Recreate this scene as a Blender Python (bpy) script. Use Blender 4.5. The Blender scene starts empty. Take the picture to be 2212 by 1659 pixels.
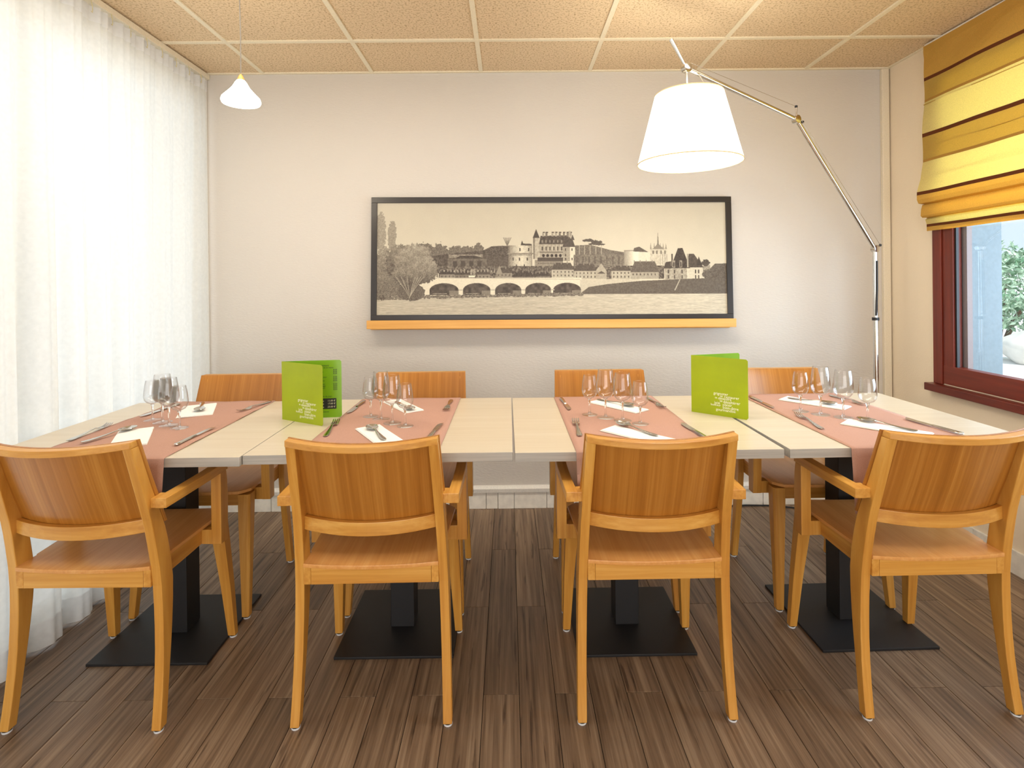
import bpy, bmesh, math, random
import numpy as np
from mathutils import Vector, Matrix

random.seed(7)
np.random.seed(7)
S = bpy.context.scene
COL = S.collection
PI = math.pi

# ------------------------------------------------------------------ camera
CAM_F, CAM_PY, YAW, PITCH, ROLL, CAM_H = 1186.11, 608.10, 0.00689, -0.00143, -0.01101, 1.25848
cyw, syw, cpt, spt = math.cos(YAW), math.sin(YAW), math.cos(PITCH), math.sin(PITCH)
fw = Vector((syw * cpt, cyw * cpt, spt))
rt0 = Vector((cyw, -syw, 0))
up0 = rt0.cross(fw)
rt = rt0 * math.cos(ROLL) + up0 * math.sin(ROLL)
up = up0 * math.cos(ROLL) - rt0 * math.sin(ROLL)
cd = bpy.data.cameras.new('camera')
cam = bpy.data.objects.new('camera', cd)
COL.objects.link(cam)
M = Matrix((rt, up, -fw)).transposed().to_4x4()
M.translation = Vector((0, 0, CAM_H))
cam.matrix_world = M
cd.sensor_width = 36
cd.lens = CAM_F / 2212 * 36
cd.shift_y = -(829.5 - CAM_PY) / 2212
cd.clip_start = 0.02
S.camera = cam

# ------------------------------------------------------------------ world, exposure, large lights
S.view_settings.view_transform = 'Standard'
S.view_settings.look = 'None'
S.view_settings.gamma = 1
S.view_settings.use_curve_mapping = False
S.view_settings.exposure = 0.05
w = bpy.data.worlds.new('overcast_sky')
S.world = w
w.use_nodes = True
bg = w.node_tree.nodes['Background']
bg.inputs['Color'].default_value = (0.70, 0.87, 1.0, 1)
bg.inputs['Strength'].default_value = 1.1


def area(name, loc, rot, sx, sy, power, col):
    l = bpy.data.lights.new(name, 'AREA')
    l.shape = 'RECTANGLE'
    l.size, l.size_y, l.energy, l.color = sx, sy, power, col
    o = bpy.data.objects.new(name, l)
    o.location = loc
    o.rotation_euler = rot
    COL.objects.link(o)
    return o


# daylight through the window wall behind the sheer curtain
area('daylight_left', (-3.3, 1.2, 0.8), (0, -PI / 2, 0), 4.4, 6.0, 56, (1.0, 0.98, 0.96))
area('fill_rear', (0.2, -2.9, 1.15), (PI / 2, 0, 0), 3.7, 2.2, 98, (0.95, 0.97, 1.0))  # added frontal fill from behind the camera, no window is modelled there
area('daylight_right', (2.75, 1.5, 1.35), (0, PI / 2, 0), 1.3, 2.2, 78, (0.64, 0.82, 1.0))
area('fill_overhead', (0.2, 1.80, 2.38), (0, 0, 0), 3.0, 0.45, 24, (1.0, 0.96, 0.90))  # added overhead fill out of view, lifts the seats and far floor
sl = bpy.data.lights.new('sun', 'SUN')
sl.energy = 3.2
sl.angle = .02
sl.color = (1, .97, .92)
so0 = bpy.data.objects.new('sun', sl)
so0.rotation_euler = Vector((0, .6, -.8)).to_track_quat('-Z', 'Y').to_euler()
COL.objects.link(so0)

# ------------------------------------------------------------------ material helpers


def lin(c):
    return tuple((x / 255 / 12.92) if x / 255 <= 0.04045 else ((x / 255 + 0.055) / 1.055) ** 2.4 for x in c) + (1,)


def newmat(name):
    m = bpy.data.materials.new(name)
    m.use_nodes = True
    nt = m.node_tree
    return m, nt, nt.nodes, nt.links, nt.nodes['Principled BSDF']


def plain(name, rgb, rough=0.5, metal=0.0, spec=0.5, bump=0, bscale=200):
    m, nt, N, L, b = newmat(name)
    b.inputs['Roughness'].default_value = rough
    b.inputs['Metallic'].default_value = metal
    b.inputs['Specular IOR Level'].default_value = spec
    tc = N.new('ShaderNodeTexCoord')
    nz = N.new('ShaderNodeTexNoise')
    nz.inputs['Scale'].default_value = bscale
    nz.inputs['Detail'].default_value = 4
    L.new(tc.outputs['Object'], nz.inputs['Vector'])
    r = N.new('ShaderNodeValToRGB')
    c = lin(rgb)
    r.color_ramp.elements[0].color = tuple(x * 0.93 for x in c[:3]) + (1,)
    r.color_ramp.elements[1].color = tuple(min(1, x * 1.05) for x in c[:3]) + (1,)
    r.color_ramp.elements[0].position = .35
    r.color_ramp.elements[1].position = .65
    L.new(nz.outputs['Fac'], r.inputs['Fac'])
    L.new(r.outputs['Color'], b.inputs['Base Color'])
    if bump:
        bp = N.new('ShaderNodeBump')
        bp.inputs['Strength'].default_value = bump
        bp.inputs['Distance'].default_value = 0.002
        L.new(nz.outputs['Fac'], bp.inputs['Height'])
        L.new(bp.outputs['Normal'], b.inputs['Normal'])
    return m


def wood(name, dark, mid, light, axis='z', yk=1.0, fine=90, rough=0.38, long=3.0, bump=0.12, contrast=(.3, .7), rnd=True, streak=0.5):
    m, nt, N, L, b = newmat(name)
    b.inputs['Roughness'].default_value = rough
    tc = N.new('ShaderNodeTexCoord')
    oi = N.new('ShaderNodeObjectInfo')
    mp = N.new('ShaderNodeMapping')
    sc = {'x': (long, fine, fine), 'y': (fine, long, fine), 'z': (fine, fine, long)}[axis]
    sc = (sc[0], sc[1] * yk, sc[2])
    mp.inputs['Scale'].default_value = sc
    add = N.new('ShaderNodeVectorMath')
    add.operation = 'ADD'
    mul = N.new('ShaderNodeVectorMath')
    mul.operation = 'SCALE'
    cmb = N.new('ShaderNodeCombineXYZ')
    for k in range(3):
        L.new(oi.outputs['Random'], cmb.inputs[k])
    L.new(cmb.outputs[0], mul.inputs[0])
    mul.inputs['Scale'].default_value = 37.0 if rnd else 0
    L.new(tc.outputs['Object'], mp.inputs['Vector'])
    L.new(mp.outputs[0], add.inputs[0])
    L.new(mul.outputs[0], add.inputs[1])
    n1 = N.new('ShaderNodeTexNoise')
    n1.inputs['Scale'].default_value = 1
    n1.inputs['Detail'].default_value = 5
    n1.inputs['Roughness'].default_value = .6
    L.new(add.outputs[0], n1.inputs['Vector'])
    # broad figure
    mp2 = N.new('ShaderNodeMapping')
    mp2.inputs['Scale'].default_value = tuple(x * .32 for x in sc)
    L.new(tc.outputs['Object'], mp2.inputs['Vector'])
    add2 = N.new('ShaderNodeVectorMath')
    add2.operation = 'ADD'
    L.new(mp2.outputs[0], add2.inputs[0])
    L.new(mul.outputs[0], add2.inputs[1])
    n2 = N.new('ShaderNodeTexNoise')
    n2.inputs['Scale'].default_value = 1
    n2.inputs['Detail'].default_value = 3
    L.new(add2.outputs[0], n2.inputs['Vector'])
    mx = N.new('ShaderNodeMix')
    mx.data_type = 'FLOAT'
    mx.inputs['Factor'].default_value = streak
    L.new(n1.outputs['Fac'], mx.inputs['A'])
    L.new(n2.outputs['Fac'], mx.inputs['B'])
    r = N.new('ShaderNodeValToRGB')
    e = r.color_ramp.elements
    e[0].position, e[0].color = contrast[0], lin(dark)
    e[1].position, e[1].color = contrast[1], lin(light)
    x = e.new(.5)
    x.color = lin(mid)
    L.new(mx.outputs['Result'], r.inputs['Fac'])
    L.new(r.outputs['Color'], b.inputs['Base Color'])
    bp = N.new('ShaderNodeBump')
    bp.inputs['Strength'].default_value = bump
    bp.inputs['Distance'].default_value = 0.001
    L.new(n1.outputs['Fac'], bp.inputs['Height'])
    L.new(bp.outputs['Normal'], b.inputs['Normal'])
    return m, nt, r, oi


OAK = ((182, 120, 44), (204, 146, 62), (220, 168, 86))
M_OZ = wood('oak_upright', *OAK, axis='z', yk=.25)[0]
M_OX = wood('oak_cross', *OAK, axis='x')[0]
M_OY = wood('oak_side', *OAK, axis='y')[0]
M_VEN = wood('oak_veneer_back', (150, 92, 28), (170, 110, 40), (190, 132, 58), axis='z', yk=.02, fine=150, long=1.6, rough=.33, bump=.05)[0]
M_SEAT = wood('oak_veneer_seat', (204, 140, 72), (216, 154, 86), (226, 170, 102), axis='y', fine=130, long=3, rough=.3)[0]
M_TOP = wood('pale_laminate', (198, 182, 156), (206, 192, 168), (212, 201, 180), axis='x', fine=70, long=2.5, rough=.3, bump=.02, contrast=(.25, .75))[0]
M_EDGE = wood('pale_laminate_edge', (148, 144, 136), (170, 165, 156), (188, 182, 172), axis='x', fine=160, long=5, rough=.45, bump=.02)[0]
M_LEDGE = wood('honey_pine', (205, 146, 66), (222, 166, 86), (234, 184, 108), axis='x', fine=60, long=2, rough=.45, rnd=False)[0]
M_MAHOG = wood('mahogany', (84, 26, 14), (108, 38, 22), (128, 50, 30), axis='z', fine=60, long=3, rough=.35)[0]
M_MAHOGY = wood('mahogany_rail', (84, 26, 14), (108, 38, 22), (128, 50, 30), axis='y', fine=60, long=3, rough=.35)[0]
M_BLACK = plain('black_powder_coat', (30, 29, 30), .5, 0, .4, .3, 900)
M_FRAME = plain('black_frame_lacquer', (34, 28, 24), .35)
M_WHITE = plain('white_paint', (232, 228, 218), .5)
M_TRIM = plain('ivory_trunking', (226, 214, 190), .45)
M_TILEW = plain('cream_skirting_tile', (240, 235, 222), .4, bscale=30)
M_JOINT = plain('pale_grout', (190, 180, 160), .9)
M_CHROME = plain('polished_aluminium', (215, 212, 206), .16, 1.0)
M_STEEL = plain('stainless_steel', (205, 202, 196), .16, 1.0, bscale=40)
M_NAP = plain('white_paper_napkin', (244, 242, 236), .9, bump=.3, bscale=500)
M_CORD = plain('grey_cord', (120, 112, 100), .6)
M_BLKCORD = plain('black_cable', (20, 20, 22), .5)
M_BRASS = plain('amber_socket', (222, 160, 80), .4)
M_HOOK = plain('pale_gold_hook', (214, 202, 156), .4)
M_RIM = plain('shade_trim', (206, 184, 132), .6)
M_GREEN = plain('lime_card', (158, 176, 0), .38, bscale=8)
M_GREENI = plain('green_card_inside', (128, 178, 24), .28, bscale=8)
M_INK = plain('dark_ink', (34, 34, 40), .5)
M_INKW = plain('cream_ink', (240, 240, 205), .6)
M_GLIDE = plain('white_nylon', (225, 228, 232), .4)
M_GLIDEB = plain('dark_felt', (30, 28, 26), .8)
M_GRID = plain('ceiling_grid', (232, 220, 192), .5)
M_PILLAR = plain('pale_blue_render', (104, 116, 122), .8, bump=.3, bscale=60)
M_ROCK = plain('pale_boulder', (226, 222, 214), .9, bump=.5, bscale=6)
M_PAVE = plain('white_paving', (238, 238, 236), .9, bscale=3)
M_BWALL = plain('white_rendered_house', (236, 240, 242), .9, bscale=2)
M_SHUT = plain('pink_casing', (118, 102, 100), .6)


def wall_mat(name, rgb, bump=.5):
    m, nt, N, L, b = newmat(name)
    b.inputs['Roughness'].default_value = .85
    tc = N.new('ShaderNodeTexCoord')
    mp = N.new('ShaderNodeMapping')
    mp.inputs['Rotation'].default_value = (0.6, 0.7, 0.5)
    mp.inputs['Scale'].default_value = (90, 260, 260)
    L.new(tc.outputs['Object'], mp.inputs['Vector'])
    n = N.new('ShaderNodeTexNoise')
    n.inputs['Scale'].default_value = .6
    n.inputs['Detail'].default_value = 4
    L.new(mp.outputs[0], n.inputs['Vector'])
    n2 = N.new('ShaderNodeTexNoise')
    n2.inputs['Scale'].default_value = 1.3
    L.new(tc.outputs['Object'], n2.inputs['Vector'])
    r = N.new('ShaderNodeValToRGB')
    c = lin(rgb)
    r.color_ramp.elements[0].color = tuple(x * .96 for x in c[:3]) + (1,)
    r.color_ramp.elements[1].color = tuple(x * 1.03 for x in c[:3]) + (1,)
    L.new(n2.outputs['Fac'], r.inputs['Fac'])
    L.new(r.outputs['Color'], b.inputs['Base Color'])
    bp = N.new('ShaderNodeBump')
    bp.inputs['Strength'].default_value = bump
    bp.inputs['Distance'].default_value = .003
    L.new(n.outputs['Fac'], bp.inputs['Height'])
    L.new(bp.outputs['Normal'], b.inputs['Normal'])
    return m


M_WALL = wall_mat('cream_combed_plaster', (206, 199, 189))
M_WALLR = wall_mat('warm_cream_plaster', (236, 220, 194), .35)


def tile_mat():
    m, nt, N, L, b = newmat('mineral_ceiling_tile')
    b.inputs['Roughness'].default_value = .95
    tc = N.new('ShaderNodeTexCoord')
    oi = N.new('ShaderNodeObjectInfo')
    n = N.new('ShaderNodeTexNoise')
    n.inputs['Scale'].default_value = 110
    n.inputs['Detail'].default_value = 3
    L.new(tc.outputs['Object'], n.inputs['Vector'])
    v = N.new('ShaderNodeTexVoronoi')
    v.inputs['Scale'].default_value = 75
    L.new(tc.outputs['Object'], v.inputs['Vector'])
    r = N.new('ShaderNodeValToRGB')
    r.color_ramp.elements[0].position, r.color_ramp.elements[0].color = .32, lin((178, 150, 112))
    r.color_ramp.elements[1].position, r.color_ramp.elements[1].color = .5, lin((222, 198, 162))
    L.new(n.outputs['Fac'], r.inputs['Fac'])
    r2 = N.new('ShaderNodeValToRGB')
    r2.color_ramp.elements[0].position, r2.color_ramp.elements[0].color = .08, lin((140, 112, 80))
    r2.color_ramp.elements[1].position, r2.color_ramp.elements[1].color = .2, (1, 1, 1, 1)
    L.new(v.outputs['Distance'], r2.inputs['Fac'])
    mx = N.new('ShaderNodeMix')
    mx.data_type = 'RGBA'
    mx.blend_type = 'MULTIPLY'
    mx.inputs['Factor'].default_value = .55
    L.new(r.outputs['Color'], mx.inputs['A'])
    L.new(r2.outputs['Color'], mx.inputs['B'])
    L.new(mx.outputs['Result'], b.inputs['Base Color'])
    return m


M_TILE = tile_mat()


def floor_mat():
    m, nt, r, oi = wood('smoked_oak_vinyl', (86, 66, 49), (132, 108, 85), (172, 148, 121), axis='y', fine=95, long=2.4, rough=.42, bump=.3, contrast=(.3, .7), streak=.35)
    N, L = nt.nodes, nt.links
    b = N['Principled BSDF']
    hs = N.new('ShaderNodeHueSaturation')
    mr = N.new('ShaderNodeMapRange')
    mr.inputs['To Min'].default_value = .82
    mr.inputs['To Max'].default_value = 1.12
    L.new(oi.outputs['Random'], mr.inputs['Value'])
    L.new(mr.outputs[0], hs.inputs['Value'])
    L.new(r.outputs['Color'], hs.inputs['Color'])
    # dark knots
    tc = N.new('ShaderNodeTexCoord')
    mp = N.new('ShaderNodeMapping')
    mp.inputs['Scale'].default_value = (34, 2.2, 1)
    L.new(tc.outputs['Object'], mp.inputs['Vector'])
    cmb = N.new('ShaderNodeCombineXYZ')
    mu = N.new('ShaderNodeMath')
    mu.operation = 'MULTIPLY'
    mu.inputs[1].default_value = 50
    L.new(oi.outputs['Random'], mu.inputs[0])
    L.new(mu.outputs[0], cmb.inputs[1])
    ad = N.new('ShaderNodeVectorMath')
    L.new(mp.outputs[0], ad.inputs[0])
    L.new(cmb.outputs[0], ad.inputs[1])
    v = N.new('ShaderNodeTexNoise')
    v.inputs['Scale'].default_value = 1.6
    v.inputs['Detail'].default_value = 6
    L.new(ad.outputs[0], v.inputs['Vector'])
    rr = N.new('ShaderNodeValToRGB')
    rr.color_ramp.elements[0].position, rr.color_ramp.elements[0].color = .33, (.35, .3, .27, 1)
    rr.color_ramp.elements[1].position, rr.color_ramp.elements[1].color = .39, (1, 1, 1, 1)
    L.new(v.outputs['Fac'], rr.inputs['Fac'])
    mx = N.new('ShaderNodeMix')
    mx.data_type = 'RGBA'
    mx.blend_type = 'MULTIPLY'
    mx.inputs['Factor'].default_value = .8
    L.new(hs.outputs['Color'], mx.inputs['A'])
    L.new(rr.outputs['Color'], mx.inputs['B'])
    L.new(mx.outputs['Result'], b.inputs['Base Color'])
    return m


M_FLOOR = floor_mat()
M_SUB = plain('dark_floor_joint', (24, 17, 12), .8)


def cloth_mat(name, rgb, scale=900, transl=0.0, rough=.9, transp=0.0):
    m, nt, N, L, b = newmat(name)
    out = N['Material Output']
    b.inputs['Roughness'].default_value = rough
    b.inputs['Specular IOR Level'].default_value = .15
    tc = N.new('ShaderNodeTexCoord')
    wv = N.new('ShaderNodeTexNoise')
    wv.inputs['Scale'].default_value = scale
    L.new(tc.outputs['Object'], wv.inputs['Vector'])
    r = N.new('ShaderNodeValToRGB')
    c = lin(rgb)
    r.color_ramp.elements[0].position = .3
    r.color_ramp.elements[1].position = .7
    k_ = .97 if transp else .86
    r.color_ramp.elements[0].color = tuple(x * k_ for x in c[:3]) + (1,)
    r.color_ramp.elements[1].color = tuple(min(1, x * (2 - k_)) for x in c[:3]) + (1,)
    L.new(wv.outputs['Fac'], r.inputs['Fac'])
    L.new(r.outputs['Color'], b.inputs['Base Color'])
    last = b.outputs[0]
    if transl:
        t = N.new('ShaderNodeBsdfTranslucent')
        L.new(r.outputs['Color'], t.inputs['Color'])
        ms = N.new('ShaderNodeMixShader')
        ms.inputs[0].default_value = transl
        L.new(last, ms.inputs[1])
        L.new(t.outputs[0], ms.inputs[2])
        last = ms.outputs[0]
    if transp:
        t = N.new('ShaderNodeBsdfTransparent')
        ms = N.new('ShaderNodeMixShader')
        ms.inputs[0].default_value = transp
        L.new(last, ms.inputs[1])
        L.new(t.outputs[0], ms.inputs[2])
        last = ms.outputs[0]
    L.new(last, out.inputs['Surface'])
    return m


M_RUN = cloth_mat('mauve_brown_cloth', (184, 144, 127), 700)
M_CURT = cloth_mat('sheer_voile', (238, 237, 232), 60, transl=.5, transp=.10)
M_HEM = cloth_mat('sheer_voile_hem', (240, 240, 240), 60, transl=.5, transp=.05)
M_B_GOLD = cloth_mat('blind_gold', (228, 188, 96), 500, .5)
M_B_OLIVE = cloth_mat('blind_ochre', (212, 180, 94), 500, .5)
M_B_LIGHT = cloth_mat('blind_pale_yellow', (238, 222, 152), 500, .5)
M_B_BROWN = cloth_mat('blind_brown_stripe', (96, 52, 26), 900, .05)
M_B_TAN = cloth_mat('blind_tan_stripe', (172, 130, 60), 900, .1)


def emis(name, rgb, strength, trans=None):
    m, nt, N, L, b = newmat(name)
    b.inputs['Base Color'].default_value = (.9, .88, .82, 1)
    b.inputs['Emission Color'].default_value = lin(rgb)
    b.inputs['Emission Strength'].default_value = strength
    b.inputs['Roughness'].default_value = .7
    return m


M_SHADE = emis('lit_parchment_shade', (255, 244, 222), 1.5)
M_SHADEIN = emis('lit_shade_lining', (255, 244, 222), 2.2)
M_PEND = emis('lit_opal_glass', (255, 240, 214), 14)
M_BULB = emis('lit_bulb', (255, 240, 214), 18)


def glass_mat(name, thin=True, refl=1.0):
    m, nt, N, L, b = newmat(name)
    out = N['Material Output']
    if thin:
        t = N.new('ShaderNodeBsdfTransparent')
        t.inputs['Color'].default_value = (.99, .99, .99, 1)
        g = N.new('ShaderNodeBsdfGlossy')
        g.inputs['Roughness'].default_value = .02
        f = N.new('ShaderNodeLayerWeight')
        f.inputs['Blend'].default_value = .5
        pw_ = N.new('ShaderNodeMath')
        pw_.operation = 'POWER'
        pw_.inputs[1].default_value = 3.6
        L.new(f.outputs['Facing'], pw_.inputs[0])
        mm = N.new('ShaderNodeMath')
        mm.operation = 'MULTIPLY_ADD'
        mm.use_clamp = True
        mm.inputs[1].default_value = .85 * refl
        mm.inputs[2].default_value = .045
        L.new(pw_.outputs[0], mm.inputs[0])
        ms = N.new('ShaderNodeMixShader')
        L.new(mm.outputs[0], ms.inputs[0])
        L.new(t.outputs[0], ms.inputs[1])
        L.new(g.outputs[0], ms.inputs[2])
        L.new(ms.outputs[0], out.inputs['Surface'])
    else:
        g = N.new('ShaderNodeBsdfGlass')
        g.inputs['IOR'].default_value = 1.48
        g.inputs['Roughness'].default_value = .01
        L.new(g.outputs[0], out.inputs['Surface'])
    return m


M_GLASS = glass_mat('thin_crystal', True, 1.1)
M_GLASST = glass_mat('solid_crystal', False)
M_PANE = glass_mat('window_pane', True, .6)

# ------------------------------------------------------------------ geometry helpers


def mesh_obj(name, verts, faces, mat, parent=None, smooth=False, mats=None, midx=None):
    me = bpy.data.meshes.new(name)
    me.from_pydata([tuple(v) for v in verts], [], faces)
    me.update()
    for mm in (mats or [mat]):
        me.materials.append(mm)
    if midx is not None:
        me.polygons.foreach_set('material_index', midx)
    if smooth:
        me.polygons.foreach_set('use_smooth', [True] * len(me.polygons))
    o = bpy.data.objects.new(name, me)
    COL.objects.link(o)
    if parent:
        o.parent = parent
    return o


def recalc(o, bev=0, seg=2, smooth_angle=None):
    me = o.data
    bm = bmesh.new()
    bm.from_mesh(me)
    bmesh.ops.remove_doubles(bm, verts=bm.verts, dist=1e-6)
    bmesh.ops.recalc_face_normals(bm, faces=bm.faces)
    if bev:
        es = [e for e in bm.edges if len(e.link_faces) == 2 and e.calc_face_angle(0) > .6]
        bmesh.ops.bevel(bm, geom=es, offset=bev, segments=seg, affect='EDGES', profile=.6, clamp_overlap=True)
    bm.to_mesh(me)
    bm.free()
    return o


def box(name, x0, x1, y0, y1, z0, z1, mat, parent=None, bev=0.0):
    v = [(x, y, z) for x in (x0, x1) for y in (y0, y1) for z in (z0, z1)]
    f = [(0, 1, 3, 2), (4, 6, 7, 5), (0, 4, 5, 1), (2, 3, 7, 6), (0, 2, 6, 4), (1, 5, 7, 3)]
    o = mesh_obj(name, v, f, mat, parent)
    if bev:
        recalc(o, bev)
    return o


class MB:
    def __init__(s):
        s.v, s.f, s.m = [], [], []

    def box(s, x0, x1, y0, y1, z0, z1, mi=0):
        b = len(s.v)
        s.v += [(x, y, z) for x in (x0, x1) for y in (y0, y1) for z in (z0, z1)]
        s.f += [tuple(b + i for i in q) for q in [(0, 1, 3, 2), (4, 6, 7, 5), (0, 4, 5, 1), (2, 3, 7, 6), (0, 2, 6, 4), (1, 5, 7, 3)]]
        s.m += [mi] * 6

    def loft(s, rings, cap=True, mi=0, closed=True):
        b = len(s.v)
        n = len(rings[0])
        for r in rings:
            s.v += [tuple(p) for p in r]
        for i in range(len(rings) - 1):
            for j in range(n if closed else n - 1):
                k = (j + 1) % n
                s.f.append((b + i * n + j, b + i * n + k, b + (i + 1) * n + k, b + (i + 1) * n + j))
                s.m.append(mi)
        if cap and closed:
            s.f.append(tuple(b + j for j in range(n))[::-1])
            s.f.append(tuple(b + (len(rings) - 1) * n + j for j in range(n)))
            s.m += [mi, mi]

    def lathe(s, prof, n=24, c=(0, 0, 0), mi=0, cap=False):
        s.loft([[(c[0] + r * math.cos(2 * PI * j / n), c[1] + r * math.sin(2 * PI * j / n), c[2] + z) for j in range(n)] for r, z in prof], cap=cap, mi=mi)

    def tube(s, pts, r, n=8, mi=0):
        pts = [Vector(p) for p in pts]
        rings = []
        for i, p in enumerate(pts):
            t = (pts[min(i + 1, len(pts) - 1)] - pts[max(i - 1, 0)]).normalized()
            a = t.cross(Vector((0, 0, 1)))
            if a.length < .05:
                a = t.cross(Vector((0, 1, 0)))
            a.normalize()
            c = t.cross(a).normalized()
            rr = r[i] if isinstance(r, (list, tuple)) else r
            rings.append([p + (a * math.cos(2 * PI * j / n) + c * math.sin(2 * PI * j / n)) * rr for j in range(n)])
        s.loft(rings, mi=mi)

    def make(s, name, mat, parent=None, smooth=False, bev=0, mats=None):
        o = mesh_obj(name, s.v, s.f, mat, parent, mats=mats, midx=s.m if mats else None)
        recalc(o, bev)
        if smooth:
            me = o.data
            me.polygons.foreach_set('use_smooth', [True] * len(me.polygons))
            me.set_sharp_from_angle(angle=math.radians(40))
        return o


def empty(name, loc, label, cat, group=None, rz=0):
    o = bpy.data.objects.new(name, None)
    o.empty_display_size = .05
    COL.objects.link(o)
    o.location = loc
    o.rotation_euler = (0, 0, rz)
    return tag(o, label, cat, group)


def tag(o, label=None, cat=None, group=None, kind=None):
    if label:
        o['label'] = label
    if cat:
        o['category'] = cat
    if group:
        o['group'] = group
    if kind:
        o['kind'] = kind
    return o


def struct(o, label=None):
    o['kind'] = 'structure'
    if label:
        o['label'] = label
    return o


def dup(root, loc, rz, label, extra=None):
    r = root.copy()
    COL.objects.link(r)
    r.location = loc
    r.rotation_euler = (0, 0, rz)
    r['label'] = label

    def rec(a, b):
        for ch in list(a.children):
            c = ch.copy()
            COL.objects.link(c)
            c.parent = b
            rec(ch, c)
    rec(root, r)
    return r


# ------------------------------------------------------------------ room shell
D, HC, XL, XR = 3.045, 2.414, -1.70, 2.128
YB = -3.2
sub = box('floor', XL - .12, XR + .2, YB, D + .2, -.2, -.004, M_SUB)
struct(sub, 'dark brown wood-look plank floor')
pw, pl = .109, .90
pme = {}


def plank_mesh(wd, ln):
    k = (round(wd, 4), round(ln, 4))
    if k not in pme:
        mb = MB()
        mb.box(.0009, wd - .0009, .0008, ln - .0008, -.004, 0)
        o = mb.make('plank', M_FLOOR, None)
        recalc(o, .0007, 1)
        pme[k] = o.data
        bpy.data.objects.remove(o)
    return pme[k]


nx0 = math.floor((XL - .02) / pw) - 1
for i in range(nx0, 24):
    x = .02 + i * pw
    if x + pw < XL or x > XR:
        continue
    xe = min(x + pw, XR)
    ys = 1.67 if i % 2 else 2.12
    y = ys - 3 * pl
    while y < D:
        y1 = min(y + pl, D)
        if y1 > .0 and y1 - y > .01:
            o = bpy.data.objects.new('plank', plank_mesh(xe - x, y1 - y))
            COL.objects.link(o)
            o.parent = sub
            o.location = (x, y, 0)
        y += pl
# unseen rear part of the floor gets the same covering in one sheet
box('floor_covering', XL - .3, XR, YB, -.02, -.004, -.0005, M_FLOOR, sub)

wb = box('wall_back', XL - .3, XR + .2, D, D + .2, -.2, HC + .3, M_WALL)
struct(wb, 'cream plaster wall behind the tables')
wr = struct(box('wall_rear', XL - .3, XR + .2, YB - .2, YB, -.2, HC + .3, M_WALLR), 'cream wall of the room, opposite side')
# right wall with window opening  y 1.02..2.62, z .82..2.2
WY0, WY1, WZ0, WZ1 = 0.95, 2.70, .745, 2.25
mb = MB()
T = .24
mb.box(XR, XR + T, WY1, D + .2, -.2, HC + .3)
mb.box(XR, XR + T, YB, WY0, -.2, HC + .3)
mb.box(XR, XR + T, WY0, WY1, -.2, WZ0)
mb.box(XR, XR + T, WY0, WY1, WZ1, HC + .3)
wrt = struct(mb.make('wall_right', M_WALLR), 'warm cream plaster wall with the window')
# exterior reveal facing the glass
rv = box('window_reveal', XR + .075, XR + .235, 2.612, 2.699, WZ0, WZ1, M_PILLAR, wrt)
# left window wall (behind the curtain)
mb = MB()
mb.box(XL - .12, XL, 3.0, D + .2, -.2, HC + .3)
mb.box(XL - .12, XL, YB, -.3, -.2, HC + .3)
mb.box(XL - .12, XL, -.3, 3.0, -.2, -.002)
mb.box(XL - .12, XL, -.3, 3.0, 2.30, HC + .3)
wl = struct(mb.make('wall_left', M_WHITE), 'white glazed wall behind the sheer curtain')
wn = bpy.data.objects.new('window_2', None)
COL.objects.link(wn)
wn.location = (XL - .06, 1.28, .0)
struct(wn, 'tall white framed window wall behind the sheer curtain')
for k in range(3):
    a = -.3 + k * 1.1
    mb = MB()
    b_ = a + 1.1
    for (q0, q1, z0, z1) in [(a, b_, .0, .06), (a, b_, 2.24, 2.30), (a, a + .05, .06, 2.24), (b_ - .05, b_, .06, 2.24)]:
        mb.box(-.025, .025, q0 - 1.28, q1 - 1.28, z0, z1)
    mb.make('window_frame', M_WHITE, wn, bev=.003)
    box('pane', -.004, .004, a + .05 - 1.28, b_ - .05 - 1.28, .06, 2.24, M_PANE, wn)

# ceiling
ce = struct(box('ceiling', XL - .3, XR + .2, YB, D + .2, HC + .03, HC + .25, M_TILE), 'suspended ceiling of speckled beige tiles in a white grid')
gx = [-1.338 + .6 * k for k in range(-1, 7)]
gy = [D - .407 - .6 * k for k in range(0, 6)]
xs = [XL] + [g for g in gx if XL + .02 < g < XR - .02] + [XR]
ysg = [gy[-1] - .6] + gy[::-1] + [D]
tm = {}
for a, b_ in zip(xs[:-1], xs[1:]):
    for c, d in zip(ysg[:-1], ysg[1:]):
        if b_ - a < .03:
            continue
        k = (round(b_ - a, 3), round(d - c, 3))
        if k not in tm:
            o = MB()
            o.box(.010, b_ - a - .010, .010, d - c - .010, 0, .018)
            q = o.make('ceiling_tile', M_TILE, bev=.002)
            tm[k] = q.data
            bpy.data.objects.remove(q)
        o = bpy.data.objects.new('ceiling_tile', tm[k])
        COL.objects.link(o)
        o.parent = ce
        o.location = (a, c, HC + .004 + random.uniform(-.0015, .0015))
        o.rotation_euler = (random.uniform(-.003, .003), random.uniform(-.003, .003), 0)
for g in xs[1:-1]:
    box('grid_bar', g - .011, g + .011, ysg[0], D, HC - .002, HC + .012, M_GRID, ce, .001)
for g in ysg[1:-1]:
    box('grid_bar', XL, XR, g - .011, g + .011, HC - .003, HC + .011, M_GRID, ce, .001)
box('edge_trim', XL, XR, D - .018, D, HC - .003, HC + .012, M_GRID, ce, .001)
box('edge_trim', XR - .014, XR, YB, D, HC - .001, HC + .012, M_GRID, ce, .001)
box('ceiling_infill', XL, XR, YB, ysg[0], HC, HC + .02, M_TILE, ce)

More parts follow.
